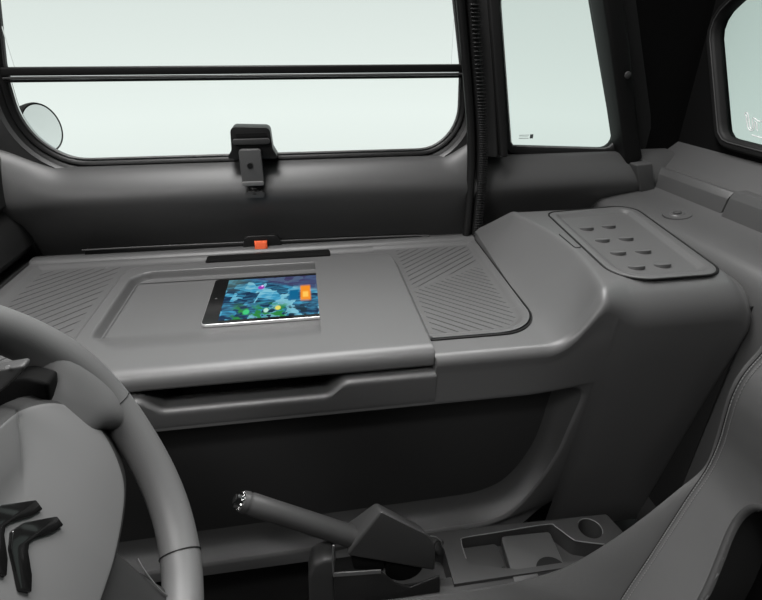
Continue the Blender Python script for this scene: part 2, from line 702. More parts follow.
# pocket line along the foot of the door
line = [(-0.46, 1.030, 0.640), (-0.30, 1.030, 0.640), (0.0, 1.030, 0.637), (0.24, 1.030, 0.633), (0.262, 1.030, 0.628), (0.272, 1.032, 0.618)]
tube('pocket_edge', smooth_curve(line, 40), 0.0014, M_SHELF, door, n=8)
prism('pocket_flap', [(-0.47, 1.032, 0.60), (-0.455, 1.032, 0.6385), (0.24, 1.032, 0.6315), (0.266, 1.032, 0.624), (0.276, 1.032, 0.60)], (0, 0.02, 0), M_BLACK, door, 0.002)

# ---- door latch -----------------------------------------------------
lt = thing('window_latch', 'black over-centre latch clamped on the bottom edge of the flap window', 'latch', (-0.10, 1.05, 0.75))
prism('catch', [(x, 1.045, z) for x, z in round_poly([(-0.150, 0.818), (-0.050, 0.816), (-0.060, 0.835), (-0.062, 0.875), (-0.136, 0.878), (-0.139, 0.835)], [0.004, 0.004, 0.012, 0.010, 0.010, 0.012], 5)],
      (0, 0.045, 0), M_RUBBER, lt, 0.003)
prism('catch_window', [(x, 1.0435, z) for x, z in rr(-0.127, -0.068, 0.859, 0.866, 0.003)], (0, 0.002, 0), M_BLACK, lt, 0.0)
prism('catch_cap', [(x, 1.036, z) for x, z in rr(-0.134, -0.064, 0.846, 0.856, 0.004)], (0, 0.014, 0), M_CONS, lt, 0.003)
lv = prism('lever', [(x, 1.025, z) for x, z in rr(-0.124, -0.082, 0.772, 0.838, 0.006)], (0, 0.016, 0), mat('latch_grey', 0.10, 0.38, 0.5, 0.1, 1000), lt, 0.0035, 4)
lv['label'] = 'grey pressed lever plate with a round hole'
o = prism('lever_lip', [(x, 1.0185, z) for x, z in rr(-0.124, -0.082, 0.770, 0.7775, 0.003)], (0, 0.010, 0), M_EDGE, lv, 0.002)
lathe('lever_hole', [(0, 0), (0.0052, 0), (0.0052, 0.002), (0, 0.002)], (-0.105, 1.0255, 0.808), (0, -1, 0), M_BLACK, lv)
lathe('lever_rivet_ring', [(0.0052, 0), (0.0065, 0.0006), (0.0075, 0.0)], (-0.105, 1.0252, 0.808), (0, -1, 0), M_DOOR, lv)
bm = bmesh.new()
for i in range(4):
    add_lathe(bm, [(0, 0), (0.012, 0), (0.013, 0.002), (0.012, 0.004), (0, 0.004)], (-0.103, 1.036, 0.769 - 0.005 * i), (0, 0, -1), 20)
bm_obj('knurled_knob', bm, M_RUBBER, lt)
prism('latch_foot', [(x, 1.024, z) for x, z in rr(-0.122, -0.084, 0.744, 0.757, 0.005)], (0, 0.03, 0), M_DOOR, lt, 0.002)

for o in lt.children:
    o.location.z -= 0.006
    o.location.y -= 0.012

# ---- orange pull tab ------------------------------------------------
pt = thing('door_pull_tab', 'short orange webbing pull tab at the foot of the passenger door', 'pull tab', (-0.102, 1.03, 0.60))
fr_ = prism('tab_holder', [(x, 1.026, z) for x, z in round_poly([(-0.145, 0.612), (-0.055, 0.612), (-0.066, 0.652), (-0.136, 0.653)], [0.01, 0.01, 0.012, 0.012], 5)], (0, 0.012, 0), M_RUBBER, pt, 0.003)
fr_['label'] = 'black moulded holder round the orange tab'
rows = []
for i in range(9):
    z = 0.606 + 0.037 * i / 8
    rows.append([(-0.1155 + 0.026 * j / 4, 1.0225 - 0.006 * math.sin(math.pi * i / 8), z) for j in range(5)])
o = loft('webbing', rows, M_ORANGE, pt, 0)
o.modifiers.new('thick', 'SOLIDIFY').thickness = 0.002

# ---- B pillar and door seal ----------------------------------------
def quad_strip(name, L, y0, depth, m, parent=None, bev=0.003):
    return prism(name, [(x, y0, z) for x, z in L], (0, depth, 0), m, parent, bev)


bp = sroot('trim_1', (0.40, 1.06, 0.62), 'dark grey upright pillar between passenger door and quarter window', 'pillar')
P = lambda u, v, y: (lambda q: (q.x, q.z))(at(u, v, y=y))
quad_strip('pillar_cover', [P(500, 158, 1.04), P(481, 158, 1.04), P(470, -70, 1.04), P(489, -70, 1.04)], 1.045, 0.05, M_DOOR, bp, 0.006)
quad_strip('window_side_trim', [P(508, 157, 1.035), P(501, 157, 1.035), P(484, -60, 1.035), P(496, -60, 1.035)], 1.032, 0.05, M_DARK, bp, 0.004)
# ribbed door seal, upper part then down to the shelf
sl = []
a, b, c, d = at(472, -60, y=1.03), at(487, 160, y=1.03), at(484, 200, y=1.028), at(474, 244, y=1.028)
path = [at(467, -60, y=1.032), at(473, 20, y=1.032), at(479, 100, y=1.032), at(481, 150, y=1.030), at(479, 195, y=1.030), at(474, 245, y=1.032), at(468, 300, y=1.034)]
pth = smooth_curve(path, 60)
tube('door_seal', pth, 0.011, M_RUBBER, bp, n=10)
bm = bmesh.new()
for i in range(8, 52):
    for f in (0.0, 0.5):
        q = pth[i].lerp(pth[i + 1], f)
        add_box(bm, q + Vector((0.002, -0.010, 0)), (0.018, 0.006, 0.0030), 0.0008, 1)
bm_obj('seal_ribs', bm, mat('seal_rib_grey', 0.018, 0.5, 0.35), bp)
tube('seal_bead', [p + Vector((-0.016, 0.004, 0)) for p in pth], 0.006, M_DARK, bp, n=8)
tube('outer_seal', [p + Vector((-0.022, -0.003, 0)) for p in pth], 0.009, M_RUBBER, bp, n=8)

# ---- quarter panel (far side behind the door) ------------------------
wb = sroot('wall_back', (0.6, 1.08, 0.55), 'dark grey side panel under the quarter window', 'side panel')
rows = []
for i in range(31):
    x = 0.385 + 0.47 * i / 30
    rows.append([(x, y + 0.012, z - 0.008) for y, z in PROF] + [(x, 1.118, 0.790)])
loft('panel_skin', rows, M_DOOR, wb, 60)
QW = [(0.418, 1.10), (0.474, 0.808), (0.726, 0.790), (0.648, 0.980), (0.600, 1.10), (0.52, 1.30), (0.39, 1.30)]


def qring(off, y, n=140):
    base = round_poly([(0.4635, 0.806), (0.730, 0.792), (0.672, 0.93), (0.605, 1.09), (0.52, 1.32), (0.385, 1.32), (0.407, 1.08)], [0.012, 0.024, 0, 0, 0.02, 0.02, 0], 6)
    P_ = resample(base, n)
    c_ = Vector((0.54, 1.0))
    out = []
    for i in range(n):
        t = (P_[(i + 1) % n] - P_[i - 1]).normalized()
        nn = Vector((t.y, -t.x))
        if nn.dot(P_[i] - c_) < 0:
            nn = -nn
        q = P_[i] + nn * off
        out.append((q.x, y, q.y))
    return out


w1 = sroot('window_1', (0.56, 1.10, 0.80), 'tapering fixed quarter window behind the passenger door', 'window')
prism('pane', qring(0.004, 1.112), (0, 0.004, 0), G_QUART, w1, 0.0)
s_ = [qring(a_, b_) for a_, b_ in ((-0.001, 1.125), (-0.001, 1.106), (0.002, 1.102), (0.007, 1.100), (0.014, 1.098), (0.018, 1.110), (0.018, 1.125))]
loft('window_seal', s_, M_RUBBER, w1, 50, close_v=True)
s_ = [qring(a_, b_) for a_, b_ in ((-0.0022, 1.107), (-0.0022, 1.104), (0.0, 1.103))]
o = loft('seal_edge', s_, mat('seal_edge_grey', 0.16, 0.4, 0.4), w1, 50, close_v=True)
o['label'] = 'fine lighter edge of the black seal'
bm = bmesh.new()
for k, (x0, x1, z) in enumerate(((0.483, 0.506, 0.829), (0.483, 0.504, 0.8255), (0.483, 0.506, 0.822))):
    add_box(bm, ((x0 + x1) / 2, 1.1105, z), (x1 - x0, 0.0006, 0.0009 if k != 1 else 0.0006))
add_box(bm, (0.5125, 1.1105, 0.826), (0.0075, 0.0006, 0.009), 0.0)
bm_obj('glass_marking', bm, M_GREYPRINT, w1)
# filler between quarter window seal and panel / pillar
s_ = [qring(0.012, 1.104), [(x, 1.112, max(z, 0.764)) for x, y, z in qring(0.09, 1.112)]]
loft('window_surround', s_, M_DARK, wb, 50, close_v=True)

# ---- C pillar ---------------------------------------------------------
cl = prism('corner_lining', [(0.757, 1.112, 0.74), (0.757, 1.112, 0.79), (0.700, 1.112, 0.93), (0.633, 1.112, 1.09), (0.545, 1.112, 1.33), (0.48, 1.112, 1.50), (0.90, 1.112, 1.50), (0.90, 1.112, 0.74)], (0, 0.012, 0), M_FELT, wb, 0.0)
cp = sroot('trim_2', (0.74, 1.07, 0.72), 'black slanting rear pillar cover with a rivet beside the quarter window', 'pillar')
quad_strip('pillar_cover', [P(629, 168, 1.05), P(645, 160, 1.05), P(636, 80, 1.05), P(620, -60, 1.05), P(597, -60, 1.05), P(612, 40, 1.05)], 1.055, 0.06, M_BLACK, cp, 0.008)
q = at(628, 75, y=1.05)
lathe('rivet', [(0, 0.003), (0.004, 0.003), (0.0065, 0.0015), (0.0075, -0.001)], q, (0, -1, 0.1), M_CONS, cp)
pts = [at(636, 165, y=1.03), at(653, 163, y=1.03), at(656, 192, y=1.03), at(641, 192, y=1.03)]
prism('pillar_foot', pts, (0, 0.05, 0), M_DOOR, cp, 0.004)

# ---- rear wall, ledge, rail ------------------------------------------
XW = 0.885
wr = sroot('wall_right', (XW, 0.75, 0.70), 'black lined rear wall of the cabin beside the rear window', 'wall')
WPTS = [at(728, 26, x=XW), at(732, 80, x=XW), at(735, 128, x=XW), at(745, 140, x=XW), at(800, 167, x=XW)]
# rear window outline in the (y, z) plane of the rear wall; far edge rounded
y_far_t, z_t = WPTS[0].y, WPTS[0].z
y_far_b, z_b = WPTS[2].y, WPTS[3].z
print('rear window', [tuple(round(c_, 3) for c_ in p) for p in WPTS])
far_top = at(716, 22, x=XW)
far_bot = at(726, 137, x=XW)
RW2 = [(far_bot.y, far_bot.z), (0.10, at(762, 148, x=XW).z - 0.012), (0.10, 1.34), (far_top.y - 0.25, 1.24), (far_top.y, far_top.z)]
RRAD = [0.035, 0.03, 0.05, 0.05, 0.04]


def rring(off, x, n=160):
    P_ = resample(round_poly(RW2[::-1], RRAD[::-1], 8), n)
    c_ = Vector((0.45, 1.05))
    out = []
    for i in range(n):
        t = (P_[(i + 1) % n] - P_[i - 1]).normalized()
        nn = Vector((t.y, -t.x))
        if nn.dot(P_[i] - c_) < 0:
            nn = -nn
        q_ = P_[i] + nn * off
        out.append((x, q_.x, q_.y))
    return out


wl = prism('wall_lining', [(XW, -0.45, 0.70), (XW, 1.125, 0.70), (XW, 1.125, 1.50), (XW, -0.45, 1.50)], (0.02, 0, 0), M_FELT, wr, 0.0)
k = prism('cutter', [(x - 0.05, y, z) for x, y, z in rring(0.004, XW)], (0.1, 0, 0), None, None, 0.0)
cut(wl, k)
q = at(648, 136, x=XW - 0.01)
box('coat_hook', q, (0.016, 0.030, 0.006), M_CONS, wr, 0.002)
w2 = sroot('window_2', (XW, 0.5, 0.85), 'tinted rear window with white squiggle print in its corner', 'window')
prism('pane', rring(0.004, XW + 0.006), (0.004, 0, 0), G_REAR, w2, 0.0)
s_ = [rring(a_, b_) for a_, b_ in ((0.0, XW + 0.012), (0.0, XW - 0.006), (0.006, XW - 0.012), (0.016, XW - 0.012), (0.022, XW - 0.004), (0.022, XW + 0.002))]
loft('window_seal', s_, M_BLACK, w2, 50, close_v=True)
s_ = [rring(a_, b_) for a_, b_ in ((0.0050, XW - 0.0125), (0.0065, XW - 0.0135), (0.0080, XW - 0.0125))]
o = loft('seal_edge', s_, mat('seal_edge_grey_rear', 0.06, 0.35, 0.4), w2, 50, close_v=True)
o['label'] = 'fine lighter edge of the black seal'
XS = XW + 0.0045


def sq(pts):
    return smooth_curve([at(u, v, x=XS) for u, v in pts], 60)


bm = bmesh.new()
for stroke in ([(744.5, 114.5), (745.5, 112.8), (747.3, 113.0), (748.6, 117), (749.2, 122), (750.0, 127), (751.8, 129), (752.6, 125), (752.4, 120), (753.4, 118), (755.4, 118.8), (758, 121), (761, 121.5), (764, 119)],
               [(744.8, 115.0), (746.4, 116.2), (746.9, 121), (747.8, 127), (750.2, 130.5), (753.8, 129.5), (754.6, 124), (755.4, 121.5), (756.8, 124), (757.0, 129), (757.6, 131)],
               [(752, 135), (757, 136.5), (762, 138)]):
    add_tube(bm, sq(stroke), 0.0009, n=6)
bm_obj('white_print', bm, M_WHITE, w2)

# ledge under the rear window and the body side below it
rows = []
for i in range(31):
    y = -0.45 + 1.57 * i / 30
    rows.append([(XW + 0.01, y, 0.812), (XW - 0.004, y, 0.802), (XW - 0.02, y, 0.790), (XW - 0.04, y, 0.777), (0.822, y, 0.762), (0.818, y, 0.758), (0.818, y, 0.70)])
loft('rear_ledge', rows, M_DOOR, wr, 50)

rail = thing('guide_rail', 'long grey channel rail along the rear ledge', 'rail', (0.81, 0.7, 0.70))
rp = [(0.812, 0.700), (0.822, 0.7565), (0.819, 0.760), (0.809, 0.760), (0.800, 0.748), (0.795, 0.715), (0.793, 0.700)]
prism('rail_channel', [(x, 1.095, z) for x, z in rp], (0, -0.262, 0), M_DOOR, rail, 0.0015, 2)
prism('rail_end', [(x, 0.826, z) for x, z in ((0.812, 0.700), (0.834, 0.760), (0.832, 0.766), (0.804, 0.765), (0.797, 0.752), (0.791, 0.715), (0.790, 0.700))], (0, -1.2, 0), M_DOOR, rail, 0.0015, 2)
o = prism('rail_gap', [(x, 0.836, z) for x, z in ((0.812, 0.700), (0.822, 0.752), (0.803, 0.752), (0.798, 0.715), (0.796, 0.700))], (0, -0.014, 0), M_BLACK, rail, 0.0)
o['label'] = 'black gap between the two rail lengths'

# wheel arch side: from the rail foot down into the foot well
wa = []
for i in range(49):
    y = -0.45 + 1.56 * i / 48
    k = sm(0.80, 1.0, y)
    wa.append([(0.800, y, 0.722), (0.790, y, 0.716), (0.765, y, 0.711), (0.735, y, 0.706), (lerp(0.705, 0.70, k), y, 0.700), (0.690, y, lerp(0.690, 0.697, k)), (0.680, y, lerp(0.674, 0.695, k)),
               (0.674, y, lerp(0.650, 0.692, k)), (0.670, y, lerp(0.60, 0.69, k)), (0.664, y, lerp(0.52, 0.68, k)), (0.660, y, 0.42), (0.656, y, 0.10)])
wt = loft('trim_3', wa, M_DOOR, None, 60)
structure(wt, 'grey sloping wheel arch panel between storage unit and rear rail', 'panel')
tf = thing('turn_fastener', 'round recessed turn fastener on the wheel arch panel', 'fastener', at(677, 214, z=0.708))
q = at(677, 214, z=0.708)
ax = Vector((-0.16, -0.05, 1))
lathe('fastener_dish', [(0.027, -0.001), (0.0265, 0.0012), (0.024, 0.0014), (0.020, 0.0004), (0.014, 0.0006), (0.012, 0.0022), (0.0, 0.0026)], q, ax, M_DOOR, tf)
lathe('fastener_screw', [(0.008, 0.002), (0.0075, 0.0048), (0.0055, 0.0055), (0.003, 0.0045), (0, 0.0043)], q, ax, M_CONS, tf)

# ================================================================== DASHBOARD END (left edge)
dash = thing('dashboard', 'black dashboard end with stepped panels at the left edge', 'dashboard', (-0.62, 0.9, 0.55))
D = lambda u, v, x: at(u, v, x=x)
# pillar side trim rising along the front edge of the door
pts = [(-0.70, 1.062, 0.95), (-0.60, 1.060, 0.86), (-0.566, 1.058, 0.76), (-0.556, 1.056, 0.62), (-0.70, 1.056, 0.60)]
prism('side_trim', pts, (0, 0.03, 0), M_DARK, dash, 0.004)
rows = []
for i in range(25):
    y = 0.30 + 0.752 * i / 24
    rows.append([(x + 0.034, y, z) for x, z in ((-0.80, 0.955), (-0.70, 0.925), (-0.625, 0.895), (-0.603, 0.865), (-0.598, 0.825), (-0.597, 0.742), (-0.606, 0.732), (-0.602, 0.722), (-0.591, 0.695), (-0.588, 0.655), (-0.604, 0.636), (-0.66, 0.63))])
loft('dash_fascia', rows, M_DARK, dash, 40, caps=True)
box('dash_body', (-0.70, 0.70, 0.40), (0.20, 0.74, 0.48), M_BLACK, dash, 0.01)
prism('dash_sill', [(-0.575, 0.45, 0.624), (-0.560, 0.45, 0.624), (-0.557, 0.45, 0.60), (-0.60, 0.45, 0.60), (-0.60, 0.45, 0.619)], (0, 0.595, 0), M_DOOR, dash, 0.002)

# ================================================================== STORAGE UNIT
su = thing('storage_unit', 'moulded grey storage unit with raised rear bin and pull handle front', 'storage unit', (0.1, 0.8, 0.10))
CR = 0.070


def groove_y(x):
    """plan line of the gap round the cargo shelf: front edge then right edge"""
    if x <= 0.282:
        return 0.619
    if x < 0.352:
        return 0.619 + CR - math.sqrt(max(0, CR * CR - (x - 0.282) ** 2))
    return lerp(0.689, 1.03, (x - 0.352) / 0.016) if x < 0.368 else lerp(1.03, 0.955, min(1, (x - 0.368) / 0.064))


def crest_x(y):
    return 0.446 - 0.98 * (min(y, 0.93) - 0.78) ** 2


def uc(x, z):
    return 0.002 + 0.080 * sm(0.30, 0.46, x) * max(0.0, (0.62 - z) / 0.52)  # front leans back towards its foot, shaped to darken the lower face


def hump_h(x, y):
    """scooped ramp from shelf level up to the flat bin top, crest slightly eased"""
    s = 0.0
    fr = 1 - sm(0.59, 0.70, y)
    foot = 0.347 - 0.015 * fr
    ex = lerp(lerp(1.35, 1.1, sm(0.80, 0.95, y)), 2.2, fr)
    for k in range(-3, 4):
        xx = x + k * 0.0016
        t = min(1, max(0, (xx - foot) / (crest_x(y) - foot)))
        s += Z0 + 0.082 * t ** ex
    return s / 7


ZL, ZB = 0.594, 0.540
YF = 0.570                                           # plane of the unit's front face
xs = [0.167 + 0.113 * i / 12 for i in range(12)] + [0.28 + 0.072 * i / 24 for i in range(24)] + [0.352 + 0.016 * i / 8 for i in range(8)] + [0.368 + 0.09 * i / 36 for i in range(36)] + [0.458 + 0.2 * i / 34 for i in range(35)]
rows = []
for x in xs:
    yb = groove_y(x)
    R = lerp(0.015, 0.062, sm(0.385, 0.475, x))
    w = sm(0.618, 0.658, x)
    y1 = YF + R
    h = hump_h(x, yb)
    k_ = sm(0.36, 0.43, x)
    pr = [(yb + 0.0015 + 0.03 * k_, h - 0.022 - 0.04 * k_), (yb + 0.004 * k_, h - 0.003 - 0.003 * k_), (yb - 0.003, h)]
    n = 50
    for i in range(1, n + 1):
        y = lerp(yb - 0.003, y1, i / n)
        pr.append((y, hump_h(x, y)))
    h = hump_h(x, y1)
    for i in range(1, 15):
        a_ = math.radians(90 * i / 14)
        pr.append((y1 - R * math.sin(a_), h - R + R * math.cos(a_)))
    zb = lerp(ZB, 0.10, sm(0.428, 0.438, x))
    for i in range(1, 9):
        z_ = lerp(h - R, zb, i / 8)
        pr.append((YF + uc(x, z_), z_))
    rows.append([(x - 0.0, y, z - 0.016 * w * w * sm(0.45, 0.60, z)) for y, z in pr])
last = rows[-1]
rows.append([(x + 0.004, y + 0.003, z - 0.006) for x, y, z in last])
rows.append([(x + 0.005, y + 0.010, z - 0.02) for x, y, z in last])
hump = loft('bin_moulding', rows, M_SHELF, su, 50)

# front face below the bin top, with the rounded recess of the main bin
YR = 0.600
def face(name, x0, x1, z0, z1, y, m):
    return box(name, ((x0 + x1) / 2, y + 0.004, (z0 + z1) / 2), (x1 - x0, 0.008, z1 - z0), m, su, 0.0)


# recess outline (x, z): straight top at z=.515, rounded right-hand corner, bottom z=.265
def off_ring(off, y):
    """recess outline (x, z) let in by -off along its foot and right-hand end"""
    d = -off
    rec = round_poly([(-0.75, 0.234 + d), (0.396 - d * 0.9, 0.256 + d), (0.421 - d, 0.536 - max(0.0, d) * 0.12)] + [(-0.75, 0.536 - max(0.0, d) * 0.12)], [0, 0.16 - d * 0.6, 0.034 - d * 0.3, 0], 16)
    return [(p.x, y + uc(p.x, p.y), p.y) for p in resample(rec, 220)]


out = []
for (x, y, z) in off_ring(0.0, YF):
    dx, dz = x + 0.2, z - 0.4
    s = min((0.440 + 0.2) / dx if dx > 1e-4 else 9, (0.80 - 0.2) / -dx if dx < -1e-4 else 9, (0.548 - 0.4) / dz if dz > 1e-4 else 9, (0.4 - 0.216) / -dz if dz < -1e-4 else 9)
    out.append((-0.2 + dx * s, YF + 0.0015 + uc(-0.2 + dx * s, 0.4 + dz * s), 0.4 + dz * s))
loft('lower_front', [out, off_ring(0.0075, YF + 0.0015), off_ring(0.004, YF + 0.0025), off_ring(0.001, YF + 0.006)], M_SHELF, su, 50, close_v=True)
loft('recess_wall', [off_ring(0.001, YF + 0.006), off_ring(-0.003, YF + 0.014), off_ring(-0.008, YF + 0.024), off_ring(-0.015, YF + 0.031), off_ring(-0.024, YF + 0.0365), off_ring(-0.036, YF + 0.039)], M_CONS, su, 50, close_v=True)  # darker plastic than the face: shade of the recess put into its colour
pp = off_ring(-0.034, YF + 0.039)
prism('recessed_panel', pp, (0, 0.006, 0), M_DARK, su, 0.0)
prism('end_panel', [(0.657, YF + 0.008, 0.10), (0.657, YF + 0.008, 0.66), (0.657, 0.70, 0.66), (0.657, 0.70, 0.10)], (0.004, 0, 0), M_DARK, su, 0.0)

# fascia band with the pull pocket under the shelf lip
hx0, hx1 = -0.245, 0.040                              # pocket ends


def dip(x):
    """how far the ledge sinks into the pull pocket"""
    return sm(hx0, hx0 + 0.034, x) * (1 - sm(hx1 - 0.034, hx1, x))


rows = []
nx = 120
for i in range(nx + 1):
    x = -0.60 + 0.767 * i / nx
    d_ = dip(x)
    zt = ZL - 0.021 * d_
    rows.append([(x, YF + 0.075, zt - 0.03 * d_), (x, YF + 0.055, zt - 0.018 * d_), (x, YF + 0.044, zt - 0.009 * d_), (x, YF + 0.012, zt - 0.003 * d_), (x, YF + 0.006, zt), (x, YF + 0.001, zt - 0.0015), (x, YF - 0.001, zt - 0.005),
                 (x, YF, zt - 0.010), (x, YF + 0.001, ZB + 0.008), (x, YF + 0.003, ZB + 0.002), (x, YF + 0.010, ZB), (x, YF + 0.03, ZB)])
loft('pull_fascia', rows, M_SHELF, su, 50)
prism('fascia_step', [(0.166, YF + 0.001, ZL - 0.002), (0.166, YF + 0.001, 0.607), (0.166, YF + 0.006, 0.617), (0.166, YF + 0.016, 0.6215), (0.166, 0.620, 0.6215), (0.166, 0.620, ZL - 0.002)], (0.0012, 0, 0), M_SHELF, su, 0.0)
box('pocket_liner', (-0.095, 0.640, 0.570), (0.36, 0.010, 0.070), M_BLACK, su, 0.0)
box('toe_gap_black', (-0.10, 0.70, 0.155), (1.0, 0.01, 0.15), M_BLACK, su, 0.0)  # black sheet stands in for the shade in the toe gap
box('bin_floor', (-0.1, 0.84, 0.555), (0.88, 0.40, 0.010), M_BLACK, su, 0.0)

# hatch lid on the bin top ------------------------------------------------
ZT = Z0 + 0.082
HB = [at(550, 216, z=ZT), at(628, 207, z=ZT), at(714, 266, z=ZT), at(694, 276, z=ZT), at(640, 279, z=ZT), at(612, 268, z=ZT)]
hp = round_poly([(p.x, p.y) for p in (at(546, 213, z=ZT), at(631, 205.5, z=ZT), at(726, 274, z=ZT), at(620, 282, z=ZT))], [0.028, 0.035, 0.042, 0.05], 8)
HP = resample(hp, 160)
hc = sum((Vector(p) for p in HP), Vector((0, 0))) / 160


def hring(off, z):
    out = []
    for i in range(160):
        t = (HP[(i + 1) % 160] - HP[i - 1]).normalized()
        nn = Vector((t.y, -t.x))
        if nn.dot(HP[i] - hc) < 0:
            nn = -nn
        q_ = HP[i] + nn * off
        out.append((q_.x, q_.y, z))
    return out


def shr(k, z):
    return [(hc.x + (p.x - hc.x) * k, hc.y + (p.y - hc.y) * k, z) for p in HP]


hl = loft('hatch_lid', [hring(-0.001, ZT - 0.001), hring(-0.0016, ZT + 0.0008), hring(-0.004, ZT + 0.0016), hring(-0.013, ZT + 0.0014), hring(-0.017, ZT + 0.0002), hring(-0.022, ZT - 0.0045), hring(-0.025, ZT - 0.0058), hring(-0.0275, ZT - 0.006), shr(0.5, ZT - 0.006), shr(0.02, ZT - 0.006)], M_SHELF, su, 50, close_v=True)
bm = bmesh.new()
bm.from_mesh(hump.data)
hpl = [(p[0], p[1]) for p in hring(-0.006, 0)]


def in_poly(poly, a, b):
    c_ = False
    for i in range(len(poly)):
        (y0, z0), (y1, z1) = poly[i], poly[(i + 1) % len(poly)]
        if (z0 > b) != (z1 > b) and a < (y1 - y0) * (b - z0) / (z1 - z0) + y0:
            c_ = not c_
    return c_


off_ = Vector(su.location)
kill = [f for f in bm.faces if f.calc_center_median().z + off_.z > ZT - 0.012 and in_poly(hpl, f.calc_center_median().x + off_.x, f.calc_center_median().y + off_.y)]
bmesh.ops.delete(bm, geom=kill, context='FACES')
bm.to_mesh(hump.data)
bm.free()
tube('lid_gap', hring(0.0006, ZT + 0.0004), 0.0019, M_BLACK, su, closed=True, n=6)
# eight raised grip bumps in two rows
first = None
for u, v in ((587, 226), (609, 224), (602.5, 237.5), (626.5, 236), (618.5, 250), (643.5, 248.5), (637, 264), (663, 262)):
    q = at(u, v, z=ZT)
    if first is None:
        rows = []
        n = 28
        for r_, k in ((1.0, -0.003), (0.97, 0.0), (0.88, 0.0008), (0.6, 0.0006), (0.01, 0.0004)):
            row = []
            for j in range(n):
                a_ = 2 * math.pi * j / n
                yy = math.sin(a_) * r_
                hh = 0.0062 * max(0, -yy * 0.6 + 0.42) if k >= 0 else -0.002
                row.append((q.x + 0.0135 * math.cos(a_) * r_, q.y + 0.0115 * yy, ZT - 0.006 + hh + max(0, k)))
            rows.append(row)
        first = loft('grip_bump', rows, M_SHELF, hl, 45, close_v=True)
        q0 = q
    else:
        c2 = first.copy()
        COL.objects.link(c2)
        c2.parent = hl
        c2.location = first.location + (q - q0)
# latch tab on the lid's left edge
a_, b_ = at(561, 234, z=ZT), at(578, 248, z=ZT)
dv = (b_ - a_).normalized()
sd = Vector((-dv.y, dv.x, 0))
pts = round_poly([tuple((a_ - sd * 0.005).xy), tuple((b_ - sd * 0.005).xy), tuple((b_ + sd * 0.006).xy), tuple((a_ + sd * 0.006).xy)], 0.005, 5)
lp = prism('latch_tab', [(x, y, ZT - 0.004) for x, y in pts], (0, 0, 0.006), M_SHELF, su, 0.0015)
pts3 = [(x, y, ZT + 0.0006) for x, y in pts]
tube('latch_tab_gap', pts3, 0.0009, M_BLACK, su, closed=True, n=6)

# ================================================================== CARGO SHELF
cs = thing('cargo_shelf', 'grey cargo shelf with ribbed pads and raised middle lid under the tablet', 'shelf', (-0.1, 0.82, 0.57))
LX0, LX1 = -0.352, 0.164                               # raised middle lid


def shelf_right(y):
    if y >= 0.69:
        return 0.349 + 0.016 * min(1, (y - 0.69) / 0.33)
    return 0.281 + math.sqrt(max(0.0, (CR - 0.002) ** 2 - (0.69 - y) ** 2))


GD, GW = 0.0032, 0.0034                                # groove depth and width


def pad(name, xa, xb, ya, yb, base, slope, pitch, inside, nu, edges):
    """pad skin whose rows follow its diagonal grooves: ya(x)..yb(x), grooves on y + slope*x = const"""
    ks = range(-100, 101)
    rows = []
    for i in range(nu + 1):
        u = i / nu
        col = []
        ts = []
        ylo, yhi = 0.55, 1.10
        lims = []
        for fn in (ya, yb):
            lo, hi = ylo, yhi
            for _ in range(40):
                y = (lo + hi) / 2
                if y < fn(xa(y) + (xb(y) - xa(y)) * u):
                    lo = y
                else:
                    hi = y
            lims.append((lo + hi) / 2)
        ylo, yhi = lims
        for k in ks:
            for o_, d_ in ((-0.5, 0), (-0.22, 1), (0.22, 1), (0.5, 0)):
                ts.append((k * pitch + o_ * GW, d_))
            for o_ in (0.22, 0.36, 0.50, 0.64, 0.78):
                ts.append(((k + o_) * pitch, 0))
        ts.sort()
        for t, d_ in ts:
            lo, hi = ylo, yhi
            for _ in range(40):                         # solve y + slope*x(y) = t between the two ends of this column
                y = (lo + hi) / 2
                if y + slope * (xa(y) + (xb(y) - xa(y)) * u) < t:
                    lo = y
                else:
                    hi = y
            col.append(((lo + hi) / 2, d_))
        row = []
        for y, d_ in col:
            x = xa(y) + (xb(y) - xa(y)) * u
            row.append((x, y, base(x, y) - GD * d_ * inside(x, y)))
        rows.append(row)
    # drop rows that are collapsed in every column
    keep = [j for j in range(len(rows[0])) if j == 0 or any((Vector(r[j]) - Vector(r[j - 1])).length > 1e-5 for r in rows)]
    rows = [[r[j] for j in keep] for r in rows]
    return loft(name, rows, M_SHELF, cs, 32)


def edge_right(x, y):
    e_ = min(shelf_right(y) - x, y - 0.620, 1.018 - y)
    if y < 0.70 and x > 0.281:
        e_ = min(e_, CR - 0.001 - math.hypot(x - 0.281, y - 0.69))
    return e_


def b_right(x, y):
    return Z0 + 0.003 - 0.007 * sm(0.008, 0.022, edge_right(x, y))


def split(x):
    return 0.800 + (x - 0.185) * 0.60


def ins_right(x, y):
    return sm(0.022, 0.026, edge_right(x, y)) * sm(0.0165, 0.0195, x - LX1)


def b_left(x, y):
    return Z0 + 0.003 - 0.007 * sm(0.012, 0.030, min(x + 0.552, 1.018 - y))


def ins_left(x, y):
    return sm(0.030, 0.036, min(x + 0.552, 1.018 - y)) * sm(0.024, 0.030, LX0 - x) * sm(0.60, 0.62, y)


EDG = (0.0, 0.006, 0.010, 0.014, 0.018, 0.022, 0.030, 0.0301)
pad('ribbed_pad', lambda y: LX1 - 0.03, shelf_right, lambda x: 0.621, split, b_right, 0.95, 0.0185,
    lambda x, y: ins_right(x, y) * sm(0.004, 0.008, split(x) - y), 90, EDG)
pad('ribbed_pad', lambda y: LX1 - 0.03, shelf_right, split, lambda x: 1.022, b_right, -0.85, 0.0185,
    lambda x, y: ins_right(x, y) * sm(0.004, 0.008, y - split(x)) * 0.45, 90, EDG)
pad('ribbed_pad', lambda y: -0.555, lambda y: LX0 + 0.03, lambda x: 0.575, lambda x: 1.022, b_left, -1.10, 0.0275, ins_left, 90, EDG)
